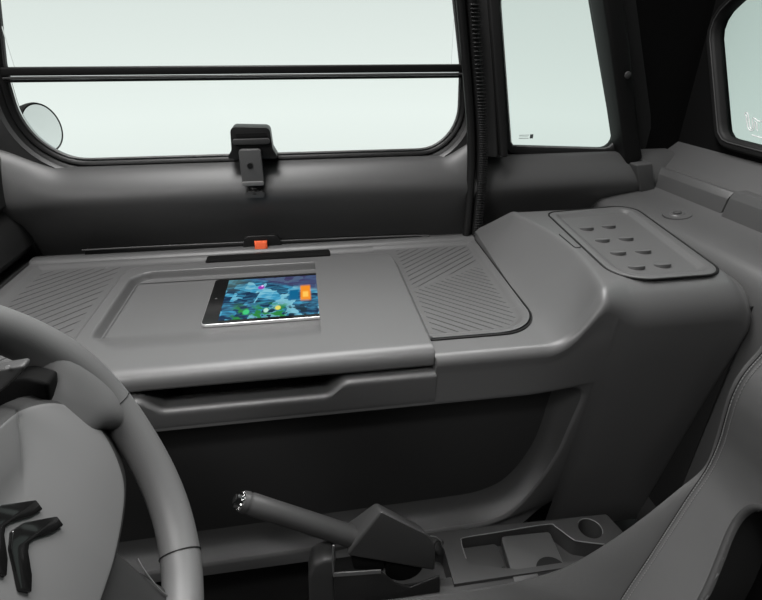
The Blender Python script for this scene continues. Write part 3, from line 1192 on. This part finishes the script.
# smooth strip behind the middle lid
rows = []
for i in range(41):
    x = lerp(LX0 + 0.03, LX1 - 0.03, i / 40)
    rows.append([(x, y, b_left(0.0, y)) for y in (0.90, 0.96, 0.986, 0.990, 0.994, 0.998, 1.002, 1.006, 1.010, 1.022)])
loft('shelf_strip', rows, M_SHELF, cs, 60)
# raised lip along the back
rows = []
for i in range(61):
    x = -0.556 + 0.920 * i / 60
    rows.append([(x, 1.008, Z0 + 0.0015), (x, 1.012, Z0 + 0.006), (x, 1.018, Z0 + 0.0085), (x, 1.030, Z0 + 0.0095), (x, 1.042, Z0 + 0.0075), (x, 1.046, Z0 + 0.003), (x, 1.047, Z0 - 0.02)])
loft('back_lip', rows, M_SHELF, cs, 60, caps=True)
tube('shelf_gap', smooth_curve([(0.167, 0.6185, Z0 + 0.001), (0.22, 0.6185, Z0 + 0.001), (0.282, 0.6185, Z0 + 0.001)], 10) +
     [(0.282 + CR * math.sin(math.radians(a)), 0.6885 - CR * math.cos(math.radians(a)), Z0 + 0.0012) for a in range(6, 90, 6)] +
     [(0.3525 + 0.0155 * i / 20, 0.69 + 0.33 * i / 20, Z0 + 0.0015) for i in range(21)], 0.0018, M_BLACK, cs, n=6)

ZLID = Z0 + 0.010
RX0, RX1, RY0, RY1 = -0.332, 0.007, 0.700, 0.922       # tray let into the lid
DEP = 0.0155                                           # its depth
LYB = 0.952                                            # back edge of the lid


def tray(x, y):
    k = 0.028 * max(0.0, (y - 0.885) / 0.037) ** 2.2 if y > 0.885 else 0
    a_ = sm(RX0 - 0.001, RX0 + 0.009, x - k)
    b_ = 1 - sm(RY1 - 0.006, RY1 + 0.001, y)
    c_ = sm(RY0 - 0.060, RY0 + 0.012, y) if x > RX0 + 0.05 else sm(RY0 - 0.020 - 0.04 * sm(RX0, RX0 + 0.05, x), RY0 + 0.012, y)
    return -DEP * a_ * b_ * c_


def lid_yb(x):
    d = min(x - LX0, LX1 - x)
    r = 0.035
    return LYB - (r - math.sqrt(max(0.0, r * r - (r - d) ** 2)) if d < r else 0)


def lid_col(x, pocket, drop=0.0):
    yb = lid_yb(x)
    pr = [(yb + 0.008, ZLID - 0.014), (yb + 0.005, ZLID - 0.008), (yb + 0.002, ZLID - 0.002), (yb - 0.001, ZLID - 0.0002)]
    ys = sorted([lerp(yb - 0.002, 0.5975, j / 100) for j in range(1, 101)] + [min(RY1 + 0.002 - 0.0010 * j, yb - 0.0015 - 0.0001 * j) for j in range(11)], reverse=True)
    pr += [(y, ZLID + (tray(x, y) if pocket else 0)) for y in ys]
    R_ = 0.0205
    for j in range(1, 11):
        a_ = math.radians(96 * j / 10)
        pr.append((0.5975 - R_ * math.sin(a_), ZLID - R_ + R_ * math.cos(a_)))
    pr += [(0.577, ZLID - 0.024), (0.579, ZLID - 0.0275), (0.583, ZLID - 0.029), (0.60, ZLID - 0.029)]
    out = []
    for y, z in pr:
        d = drop * sm(0.617, 0.625, y)
        out.append((x, y, z - d if z > ZLID - 0.004 else min(z, ZLID - 0.004 - d) if y > 0.9 else z))
    return out


xsl = [lerp(RX0 - 0.006, RX0 + 0.016, i / 16) for i in range(17)]
xsl = [LX0 - 0.001 + 0.018 * i / 8 for i in range(8)] + xsl + [lerp(RX0 + 0.018, RX1, i / 90) for i in range(91)]
xsl = sorted(x for x in xsl if x >= LX0)
cols = [[(LX0 - 0.010, y, z) for x, y, z in lid_col(LX0, True, 0.0145)], [(LX0 - 0.006, y, z) for x, y, z in lid_col(LX0, True, 0.0085)], [(LX0 - 0.002, y, z) for x, y, z in lid_col(LX0, True, 0.0020)]]
cols += [lid_col(x, True) for x in xsl]
lid = loft('middle_lid', cols, M_SHELF, cs, 60)
cr_ = [lid_col(lerp(RX1, LX1 - 0.035, i / 6), False) for i in range(6)] + [lid_col(lerp(LX1 - 0.035, LX1 - 0.0005, i / 14), False) for i in range(15)]
endp = lid_col(LX1, False)
for dx, k, dr in ((0.0015, 0.0006, 0.0018), (0.005, 0.0022, 0.0085), (0.009, 0.006, 0.0145)):
    e2_ = lid_col(LX1, False, dr)
    cr_.append([(LX1 + (dx if e2_[i][1] > 0.617 else dx * 0.35), max(e2_[i][1], 0.577 + k) if e2_[i][1] < 0.617 else e2_[i][1], min(e2_[i][2], ZLID - k)) for i in range(len(e2_))])
cover = loft('lid_cover', cr_, M_SHELF, cs, 60)
cover['label'] = 'flat right half of the lid that covers the end of the tablet'
box('cover_edge', (RX1 + 0.0008, 0.80, ZLID - 0.0017), (0.0014, 0.246, 0.0030), M_SHELF, cs, 0.0)
box('tray_floor', (0.058, 0.80, ZLID - DEP - 0.001), (0.103, 0.25, 0.002), M_SHELF, cs, 0.0)
box('tray_back', (0.058, 0.924, ZLID - DEP / 2 - 0.001), (0.103, 0.002, DEP), M_SHELF, cs, 0.0)
bm = bmesh.new()
add_box(bm, (-0.0835, 0.962, ZLID - 0.001), (0.247, 0.030, 0.012), 0.0055, 4)
o = bm_obj('finger_strip', bm, M_GLOSS, cs)
o.data.materials.clear()
o.data.materials.append(M_FELT)
o['label'] = 'black finger strip along the back of the lid'

# ================================================================== TABLET
tb = thing('tablet', 'tablet computer with a lit colourful screen lying in the shelf tray', 'tablet', (-0.06, 0.80, ZLID - DEP))
zt = ZLID - DEP + 0.0003
tx0, tx1, ty0, ty1 = -0.180, 0.062, 0.716, 0.886
prism('tablet_body', [(x, y, zt) for x, y in rr(tx0, tx1, ty0, ty1, 0.010)], (0, 0, 0.0058), M_ALU, tb, 0.0015, 3)
prism('bezel', [(x, y, zt + 0.0056) for x, y in rr(tx0 + 0.001, tx1 - 0.001, ty0 + 0.001, ty1 - 0.001, 0.009)], (0, 0, 0.0007), M_GLOSS, tb, 0.0)
bm = bmesh.new()
sx0, sx1, sy0, sy1 = tx0 + 0.026, tx1 - 0.026, ty0 + 0.009, ty1 - 0.008
vs = [bm.verts.new(p) for p in ((sx0, sy0, zt + 0.0066), (sx1, sy0, zt + 0.0066), (sx1, sy1, zt + 0.0066), (sx0, sy1, zt + 0.0066))]
f = bm.faces.new(vs)
ul = bm.loops.layers.uv.new('UVMap')
for lp_, uv_ in zip(f.loops, ((0, 0), ((sx1 - sx0) / (RX1 - sx0), 0), ((sx1 - sx0) / (RX1 - sx0), 1), (0, 1))):
    lp_[ul].uv = uv_
bm_obj('screen', bm, screen_mat(), tb)
lathe('camera_lens', [(0, 0.0004), (0.0016, 0.0004), (0.0022, 0)], (tx0 + 0.012, 0.806, zt + 0.0063), (0, 0, 1), M_CONS, tb, 14)

# ================================================================== CENTRE CONSOLE
ZC = 0.250
cc = thing('centre_console', 'low dark grey centre console with cup holder and open tray', 'console', (0.24, 0.50, 0.10))
bm = bmesh.new()
outl = [(-0.005, 0.475), (0.49, 0.475), (0.512, 0.515), (0.502, 0.562), (0.190, 0.572), (0.10, 0.572), (-0.005, 0.560)]
add_prism(bm, [(x, y, 0.10) for x, y in round_poly(outl, 0.006, 4)], (0, 0, ZC - 0.10), 0.003, 3)
con = bm_obj('console_body', bm, M_CONS, cc)
# open tray with an S-shaped right end
tr_ = round_poly([(0.222, 0.505), (0.222, 0.553), (0.395, 0.558), (0.418, 0.520), (0.480, 0.500), (0.470, 0.484), (0.300, 0.484)], [0.008, 0.008, 0.014, 0.02, 0.006, 0.004, 0.01], 6)
k = prism('cutter', [(x, y, 0.212) for x, y in tr_], (0, 0, 0.08), None, None, 0.0)
cut(con, k)
k = lathe('cutter', [(0, -0.045), (0.019, -0.045), (0.021, 0.03), (0, 0.03)], (0.457, 0.538, ZC), (0, 0, 1), None, None, 32)
cut(con, k)
k = prism('cutter', [(x, y, 0.205) for x, y in rr(-0.03, 0.190, 0.462, 0.548, 0.012)], (0, 0, 0.08), None, None, 0.0)
cut(con, k)
tube('cup_rim_highlight', [(0.457 + 0.0208 * math.cos(math.radians(-40 + 6 * i)), 0.538 + 0.0208 * math.sin(math.radians(-40 + 6 * i)), ZC - 0.0003) for i in range(31)], 0.0009, M_EDGE, cc, n=6)  # highlight on the cup rim, put in as a pale arc
edge = [(0.222, 0.515), (0.222, 0.535), (0.2235, 0.547), (0.231, 0.5535), (0.30, 0.5555), (0.385, 0.5577), (0.399, 0.549), (0.415, 0.524), (0.425, 0.517), (0.465, 0.505)]
tube('tray_edge', smooth_curve([(x, y, ZC) for x, y in edge], 60), 0.0010, M_EDGE, cc, n=6)
pl = prism('tray_plate', [(x, y, 0.232) for x, y in round_poly([(0.287, 0.462), (0.380, 0.468), (0.385, 0.546), (0.296, 0.549)], 0.006, 4)], (0, 0, 0.014), mat('tray_plate_grey', 0.075, 0.42, 0.45, 0.1, 1200), cc, 0.003)
lathe('finger_hole', [(0, 0.0008), (0.026, 0.0008), (0.026, 0), (0, 0)], (0.356, 0.474, 0.2462), (0, 0, 1), M_BLACK, cc, 28)
prism('sunken_panel', [(x, y, 0.214) for x, y in rr(0.224, 0.290, 0.506, 0.551, 0.006)], (0, 0, 0.012), M_CONS, cc, 0.002)
prism('front_flank', [(x, y, 0.10) for x, y in round_poly([(0.02, 0.462), (0.37, 0.462), (0.37, 0.492), (0.02, 0.492)], 0.006, 4)], (0, 0, 0.143), M_CONS, cc, 0.006)
# upright lobe with slot at the left end
a1 = [(at(u, v, y=0.50).x, at(u, v, y=0.50).z) for u, v in ((309, 600), (308, 560), (312, 547), (324, 542), (335, 542), (333, 560), (334, 578), (340, 600))]
prism('lever_cheek', [(x, 0.470, z) for x, z in a1], (0, 0.035, 0), M_CONS, cc, 0.006, 4)
prism('slot_edge', [at(334, 573.5, y=0.468), at(381, 570.5, y=0.468), at(381, 573.5, y=0.468), at(334, 577, y=0.468)], (0, 0.002, 0), M_EDGE, cc, 0.0)
prism('slot_edge', [at(332.5, 546, y=0.468), at(334.5, 546, y=0.468), at(333.2, 560, y=0.468), at(334.5, 577, y=0.468), at(332.8, 577, y=0.468), at(331.5, 560, y=0.468)], (0, 0.002, 0), M_EDGE, cc, 0.0)
a1 = [at(334, 577, y=0.470), at(382, 573, y=0.470), at(396, 584, y=0.470), at(410, 588, y=0.470), at(440, 576, y=0.470), at(440, 620, y=0.470), at(334, 620, y=0.470)]
prism('lever_cover', a1, (0, 0.004, 0), M_DARK, cc, 0.002)
lathe('side_knob', [(0, 0.005), (0.009, 0.005), (0.012, 0.003), (0.013, -0.008)], at(440, 548, y=0.545), (0.3, -0.6, 0.8), M_BLACK, cc)
o = tube('side_knob_ring', [at(u, v, y=0.545) for u, v in ((430, 536), (436, 537), (441, 541), (443, 547), (443, 553))], 0.0012, M_EDGE, cc, n=6)

# ================================================================== HAND BRAKE
hb = thing('hand_brake', 'dark grey hand brake lever with angular housing, pulled up', 'hand brake', (0.09, 0.50, ZC))
tip, base = at(239, 500, y=0.496), at(366, 541, y=0.496)
dv = (base - tip).normalized()
g = [tip + dv * s for s in (0.004, 0.010, 0.012, 0.014, 0.0165, 0.06, 0.12, (base - tip).length)]
tube('grip', g, [0.0138, 0.0148, 0.0148, 0.0140, 0.0150, 0.0152, 0.0156, 0.0160], M_CONS, hb, n=24)
bt = tube('release_button', [tip - dv * 0.006, tip - dv * 0.0055, tip + dv * 0.006], [0.0085, 0.0100, 0.0105], M_CHROME, hb, n=20)
tube('button_face', [tip - dv * 0.0066, tip - dv * 0.0055], [0.0062, 0.0064], M_BLACK, bt, n=20)
bm = bmesh.new()
for k in range(10):
    a_ = 2 * math.pi * k / 10
    s1 = dv.cross(Vector((0, 1, 0))).normalized()
    add_box(bm, tip + dv * 0.0025 + (s1 * math.cos(a_) + Vector((0, 1, 0)) * math.sin(a_)) * 0.0112, (0.0035, 0.003, 0.003), 0.0006, 1)
o = bm_obj('button_teeth', bm, M_CHROME, hb)
YN = 0.475
near = [at(381, 511, y=YN), at(429, 535, y=YN), at(436, 548, y=YN), at(435, 571, y=YN), at(346, 556, y=YN)]
far = [at(376, 502, y=YN + 0.040), at(418, 524, y=YN + 0.040), at(430, 540, y=YN + 0.040), at(430, 560, y=YN + 0.040), at(344, 524, y=YN + 0.040)]
bm = bmesh.new()
va, vb = [bm.verts.new(p) for p in near], [bm.verts.new(p) for p in far]
bm.faces.new(va)
bm.faces.new(vb[::-1])
for i in range(5):
    bm.faces.new((va[i], vb[i], vb[(i + 1) % 5], va[(i + 1) % 5]))
bmesh.ops.recalc_face_normals(bm, faces=bm.faces[:])
bmesh.ops.bevel(bm, geom=bm.edges[:], offset=0.0045, segments=3, affect='EDGES', profile=0.5)
hs = bm_obj('housing', bm, mat('housing_grey', 0.052, 0.42, 0.4, 0.1, 1200), hb, 35)
qn = at(403, 562, y=0.496)
lathe('pivot_drum', [(0, 0.012), (0.028, 0.012), (0.030, 0.010), (0.030, -0.014), (0, -0.014)], qn, (0, -1, 0), M_FELT, hb)
prism('lever_arm', [at(350, 556, y=0.488), at(356, 549, y=0.488), at(384, 560, y=0.488), at(384, 572, y=0.488), at(354, 570, y=0.488)], (0, 0.016, 0), M_BLACK, hb, 0.003)

# ================================================================== STEERING WHEEL
TAU = 0.44562
WC = Vector((-0.2116, 0.2512, 0.7234))
RY_ = Vector((0, 1, 0))
UW = Vector((-math.sin(TAU), 0, math.cos(TAU)))
NW = Vector((math.cos(TAU), 0, math.sin(TAU)))


def W(a, b, d=0.0):
    return WC + RY_ * a + UW * b + NW * d


sw = thing('steering_wheel', 'grey steering wheel with black double chevron badge', 'steering wheel', WC)
RR = 0.1705


def rim_pt(t):
    c_, s_ = math.cos(t), math.sin(t)
    r = RR + 0.010 * sm(-0.3, -1.0, s_)
    return W(r * c_, r * s_ * 1.0, 0)


nr = 120
pts = [rim_pt(2 * math.pi * i / nr) for i in range(nr)]
rad = []
for i in range(nr):
    t = math.degrees(2 * math.pi * i / nr)
    t = t if t < 180 else t - 360
    k = 0.0182
    for c0 in (0, 180, -180):
        k += 0.0022 * math.exp(-((t - c0 - (12 if c0 == 0 else -12)) / 16) ** 2)
    rad.append(k)
rim = tube('rim', pts, rad, M_RIM, sw, closed=True, n=26)


def rim_seam(t, name='rim_seam'):
    p0 = rim_pt(t)
    rd = (p0 - WC).normalized()
    r = 0.0187
    o = tube(name, [p0 + rd * (r * math.cos(2 * math.pi * j / 28)) + NW * (r * math.sin(2 * math.pi * j / 28)) for j in range(28)], 0.0006, M_BLACK, rim, closed=True, n=6)
    return o


for dg_ in (-7, -61, 187, 241):
    rim_seam(math.radians(dg_))
for sgn in (1, -1):
    # side spokes: wide flared web from hub to rim
    rows = []
    for i in range(25):
        f = i / 24
        a_ = lerp(0.080, 0.174, f) * sgn
        fl_ = sm(0.45, 1.0, f)
        hi = 0.040 + 0.045 * fl_ ** 2.2
        lo_ = -0.022 - 0.020 * fl_ ** 2.2
        th = lerp(0.012, 0.0160, sm(0.2, 0.9, f))
        d0 = lerp(-0.019, 0.0012, sm(0.25, 0.85, f))
        row = []
        for j in range(28):
            q_ = 2 * math.pi * j / 28
            cy, sy = math.cos(q_), math.sin(q_)
            sx = abs(cy) ** 0.6 * (1 if cy >= 0 else -1)
            sz = abs(sy) ** 0.8 * (1 if sy >= 0 else -1)
            row.append(W(a_ - 0.016 * sgn * fl_ * abs(sx) ** 2, (hi + lo_) / 2 + (hi - lo_) / 2 * sx, d0 + th * sz))
        rows.append(row)
    loft('spoke', rows, M_RIM, sw, 60, caps=True, close_v=True)
# lower spoke
rows = []
for i in range(13):
    f = i / 12
    b_ = lerp(-0.050, -0.172, f)
    hw = lerp(0.062, 0.046, f) + 0.018 * f ** 4
    row = []
    for j in range(24):
        q_ = 2 * math.pi * j / 24
        cy, sy = math.cos(q_), math.sin(q_)
        row.append(W(hw * abs(cy) ** 0.5 * (1 if cy >= 0 else -1), b_, -0.014 + 0.012 * abs(sy) ** 0.7 * (1 if sy >= 0 else -1)))
    rows.append(row)
loft('lower_spoke', rows, M_DARK, sw, 60, caps=True, close_v=True)
o = tube('spoke_trim', smooth_curve([W(0.058, -0.112, -0.0035), W(0.052, -0.124, -0.0028), W(0.047, -0.144, -0.0024), W(0.047, -0.160, -0.0024)], 16), 0.0007, M_RIM, sw, n=6)

# hub pad: rounded three-sided cushion
half = [(0.0, 0.066), (0.045, 0.0645), (0.077, 0.058), (0.108, 0.045), (0.133, 0.026), (0.1475, -0.002), (0.147, -0.030), (0.132, -0.060), (0.108, -0.079), (0.054, -0.088), (0.0, -0.089)]
hub2 = [(p.x, p.y) for p in smooth_curve([Vector((a, b, 0)) for a, b in half], 60)]
hub2 = hub2 + [(-a, b) for a, b in hub2[-2:0:-1]]
HB2 = resample(hub2, 120)
HB3 = [Vector((p.x * 1.075, p.y * 1.03)) for p in HB2]
rows = []


def crown(a, b):
    """domed face with a ridge that runs from the top corners towards the badge"""
    a = abs(a)
    r = math.hypot(a / 0.148, b / 0.088)
    z = 0.012 - 0.008 * min(1.2, r) ** 2.2
    ar = 0.020 + 0.9 * max(0.0, b)
    z += max(0.0, 0.36 * max(0.0, b - 0.020) * sm(0.018, 0.030, b) - 0.50 * max(0.0, a - ar))
    z -= 0.05 * max(0.0, a - 0.03)
    return z


for k, d_ in ((0.95, -0.045), (0.99, -0.032), (1.0, -0.020), (0.998, -0.0125), (0.985, -0.0095)):
    rows.append([W(p.x * k, p.y * k, d_ + (crown(q.x * 0.92, q.y * 0.92) * 0.6 if d_ > -0.015 else 0)) for p, q in zip(HB3, HB2)])
for k, d_ in ((0.97, -0.0045), (0.95, -0.0015), (0.92, -0.0002)):
    rows.append([W(p.x * k, p.y * k, d_ + crown(p.x * 0.92, p.y * 0.92)) for p in HB2])
pad_rows = []
for k in (0.915, 0.89, 0.86, 0.83, 0.80, 0.72, 0.62, 0.5, 0.38, 0.25, 0.12, 0.01):
    pad_rows.append([W(p.x * k, p.y * k, crown(p.x * k, p.y * k)) for p in HB2])
hb_ = loft('hub_base', rows, M_DARK, sw, 40, close_v=True)
hub = loft('hub_pad', [rows[-1]] + pad_rows, M_HUB, sw, 40, close_v=True)


def chevron(cb, name):
    """one chevron of the badge: apex at the top, blunt feet"""
    o2 = [(0.0, cb + 0.0135), (0.010, cb + 0.0085), (0.0275, cb - 0.0105), (0.0250, cb - 0.0185), (0.0160, cb - 0.0135), (0.0050, cb - 0.0035), (0.0, cb - 0.0015),
          (-0.0050, cb - 0.0035), (-0.0160, cb - 0.0135), (-0.0250, cb - 0.0185), (-0.0275, cb - 0.0105), (-0.010, cb + 0.0085)]
    return prism(name, [W(a, b, 0.002) for a, b in o2], NW * 0.0125, M_GLOSS, hub, 0.0011, 2)


for cb in (0.0165, -0.0035):
    c_o = chevron(cb, 'badge_chevron')
    c_o['label'] = 'gloss black chevron of the badge'
# column behind
tube('steering_column', [W(0, 0, -0.015), W(0, 0, -0.06), W(0, -0.01, -0.30)], [0.05, 0.058, 0.062], M_BLACK, sw, n=24)

sk = thing('column_stalk', 'dark flat switch stalk seen through the gap behind the steering wheel', 'stalk', W(0.09, 0.07, -0.07))
prism('stalk_arm', [at(u, v, y=0.34) for u, v in ((-14, 372), (22, 366), (24, 370), (6, 388), (-14, 402))], (0, 0.012, 0), M_CONS, sk, 0.002)
prism('stalk_housing', [at(u, v, y=0.37) for u, v in ((-14, 384), (24, 378), (48, 384), (50, 404), (-14, 420))], (0, 0.02, 0), M_FELT, sk, 0.003)
lathe('stalk_mark', [(0, 0.001), (0.0014, 0.001), (0.0014, 0)], at(8, 367, y=0.339), (0.2, -0.8, 0.5), M_STITCH, sk, 12)

# ================================================================== DRIVER SEAT
st = thing('driver_seat', 'grey fabric driver seat with stitched bolster and oval backrest opening', 'seat', (0.45, 0.25, 0.10))
E_ = [at(812, 262, y=0.45), at(790, 296, y=0.45), at(775, 322, y=0.45), at(762, 345, y=0.45), at(741, 370, y=0.45), at(729, 392, y=0.45), at(722, 415, y=0.45), at(715, 440, y=0.45), at(704, 467, y=0.45), at(675, 492, y=0.448), at(640, 520, y=0.444), at(600, 548, y=0.440), at(560, 570, y=0.438),
      at(520, 582, y=0.438), at(480, 590, y=0.438), at(400, 600, y=0.438), at(340, 607, y=0.438)]
S_ = [at(816, 265, y=0.446), at(794, 299, y=0.446), at(779, 325, y=0.446), at(766, 348, y=0.446), at(744.5, 373, y=0.446), at(732.5, 395, y=0.446), at(725.5, 417, y=0.446), at(718, 443, y=0.446), at(706, 469, y=0.444), at(688, 496, y=0.438), at(668, 527, y=0.428), at(648, 558, y=0.416), at(630, 585, y=0.406),
      at(612, 612, y=0.395), at(590, 640, y=0.385), at(540, 660, y=0.37), at(480, 670, y=0.36)]
nE = 90
EC, SCv = smooth_curve(E_, nE), smooth_curve(S_, nE)
MAIN = []
rows = []
for i in range(nE):
    e_, s_ = EC[i], SCv[i]
    out_ = e_ + Vector((0.03, 0.008, -0.03))
    mid = e_.lerp(s_, 0.5) + Vector((-0.004, 0, 0.004)) * min(1, (e_ - s_).length / 0.03)
    rows.append([out_, e_ + Vector((0.008, 0.005, -0.004)), e_, mid, s_])
gus = loft('side_gusset', rows, M_SEAT, st, 60)
# main panel: follows the seam profile across the seat
rows = []
for i in range(nE):
    s_ = SCv[i]
    r = [s_]
    ny = 70
    for j in range(1, ny + 1):
        y = lerp(s_.y, 0.02, j / ny)
        f = (s_.y - y)
        bulge = 0.010 * (1 - math.exp(-f / 0.05)) + 0.03 * f * (1 if i < 60 else 0.6)
        r.append(Vector((s_.x - bulge * 0 + 0.012 * (1 - math.exp(-f / 0.06)) * 0, y, s_.z)))
    rows.append(r)
mp = loft('backrest_panel', rows, M_SEAT, st, 0)
# opening in the backrest: real cut-out
ho = [(0.328, 0.352), (0.338, 0.380), (0.352, 0.412), (0.366, 0.445), (0.371, 0.468), (0.366, 0.488), (0.350, 0.502), (0.315, 0.512), (0.2, 0.515), (0.10, 0.50), (0.07, 0.43), (0.10, 0.36), (0.2, 0.335), (0.30, 0.335)]
hoc = [Vector((0, y, z)) for y, z in ho]
hoc = smooth_curve(hoc + [hoc[0]], 90)[:-1]


def panel_x(y, z):
    best = min(range(nE - 1), key=lambda i: abs((SCv[i].z + SCv[i + 1].z) / 2 - z))
    a_, b_ = SCv[best], SCv[best + 1]
    t = (z - a_.z) / (b_.z - a_.z) if abs(b_.z - a_.z) > 1e-6 else 0
    return lerp(a_.x, b_.x, min(1.5, max(-0.5, t)))


bm = bmesh.new()
bm.from_mesh(mp.data)
rl = Vector(st.location)
poly = [(p.y, p.z) for p in hoc]


def inside(y, z):
    c_ = False
    n_ = len(poly)
    for i in range(n_):
        (y0, z0), (y1, z1) = poly[i], poly[(i + 1) % n_]
        if (z0 > z) != (z1 > z) and y < (y1 - y0) * (z - z0) / (z1 - z0) + y0:
            c_ = not c_
    return c_


kill = [f for f in bm.faces if inside((f.calc_center_median() + rl).y, (f.calc_center_median() + rl).z)]
bmesh.ops.delete(bm, geom=kill, context='FACES')
bm.to_mesh(mp.data)
bm.free()
rp = [Vector((panel_x(p.y, p.z), p.y, p.z)) for p in hoc]
# rolled rim covering the cut and running inwards
rows = []
cy_, cz_ = 0.21, 0.43
for k, dx in ((0.0075, 0.0008), (0.005, -0.0024), (0.002, -0.0032), (-0.001, -0.0012), (-0.0025, 0.003), (-0.004, 0.03), (-0.004, 0.06)):
    row = []
    for i, p in enumerate(rp):
        t = (rp[(i + 1) % len(rp)] - rp[i - 1]).normalized()
        nn = Vector((0, t.z, -t.y)).normalized()
        if nn.y * (p.y - cy_) + nn.z * (p.z - cz_) < 0:
            nn = -nn
        q_ = p + nn * k
        row.append(Vector((panel_x(q_.y, q_.z) + dx, q_.y, q_.z)))
    rows.append(row)
o = loft('opening_rim', rows[:5], M_CONS, st, 60, close_v=True)
loft('opening_liner', rows[4:], M_BLACK, st, 60, close_v=True)
prism('seat_shell', [(0.60, 0.05, 0.25), (0.60, 0.44, 0.25), (0.60, 0.44, 0.60), (0.60, 0.05, 0.60)], (0.02, 0, 0), M_BLACK, st, 0.01)
tube('shell_bar', [(0.590, 0.41, 0.50), (0.575, 0.20, 0.36)], 0.008, M_DARK, st, n=10)
# stitching beside the piped edge
bm = bmesh.new()
i = 0
seamp = [p + Vector((-0.0015, -0.003, 0.0012)) for p in SCv]
Ls = 0.0
for i in range(0, 78):
    a_, b_ = seamp[i], seamp[i + 1]
    n_ = max(1, int((b_ - a_).length / 0.0032))
    for k in range(n_):
        q1 = a_.lerp(b_, (k + 0.1) / n_)
        q2 = a_.lerp(b_, (k + 0.65) / n_)
        add_tube(bm, [q1, q2], 0.0008, n=5)
        add_tube(bm, [q1 + Vector((0.001, -0.006, 0.0)), q2 + Vector((0.001, -0.006, 0.0))], 0.0005, n=5)
bm_obj('stitching', bm, M_STITCH, st)
tube('seam_line', [p + Vector((-0.0004, -0.0002, 0.0002)) for p in SCv], 0.0006, M_BLACK, st, n=6)

# ================================================================== DOOR MIRROR
mr_ = thing('door_mirror', 'round black-rimmed door mirror outside the passenger window', 'mirror', (-0.58, 1.26, 0.80))
mc = at(42, 128, y=1.28)
ax = Vector((0.91, -0.39, 0.12)).normalized()
su_ = Vector((0, 0, 1))
e1 = su_.cross(ax).normalized()
e2 = ax.cross(e1)


def M(u, v, d):
    return mc + e1 * u + e2 * v + ax * d


def disc(r, d, n=48):
    return [M(r * 0.98 * math.cos(2 * math.pi * i / n), r * 1.02 * math.sin(2 * math.pi * i / n), d) for i in range(n)]


loft('mirror_housing', [disc(0.0500, 0.001), disc(0.0520, 0.003), disc(0.0535, -0.002), disc(0.0530, -0.012), disc(0.050, -0.030), disc(0.03, -0.042), disc(0.001, -0.046)], M_BLACK, mr_, 50, close_v=True)
loft('mirror_face', [disc(0.0485, 0.0022), disc(0.04, 0.0026), disc(0.02, 0.0032), disc(0.0005, 0.0034)], M_MIRROR, mr_, 60, close_v=True)
tube('mirror_arm', [mc - ax * 0.03, mc - ax * 0.04 + Vector((-0.03, -0.06, -0.05)), (-0.66, 1.13, 0.76)], 0.012, M_BLACK, mr_, n=12)
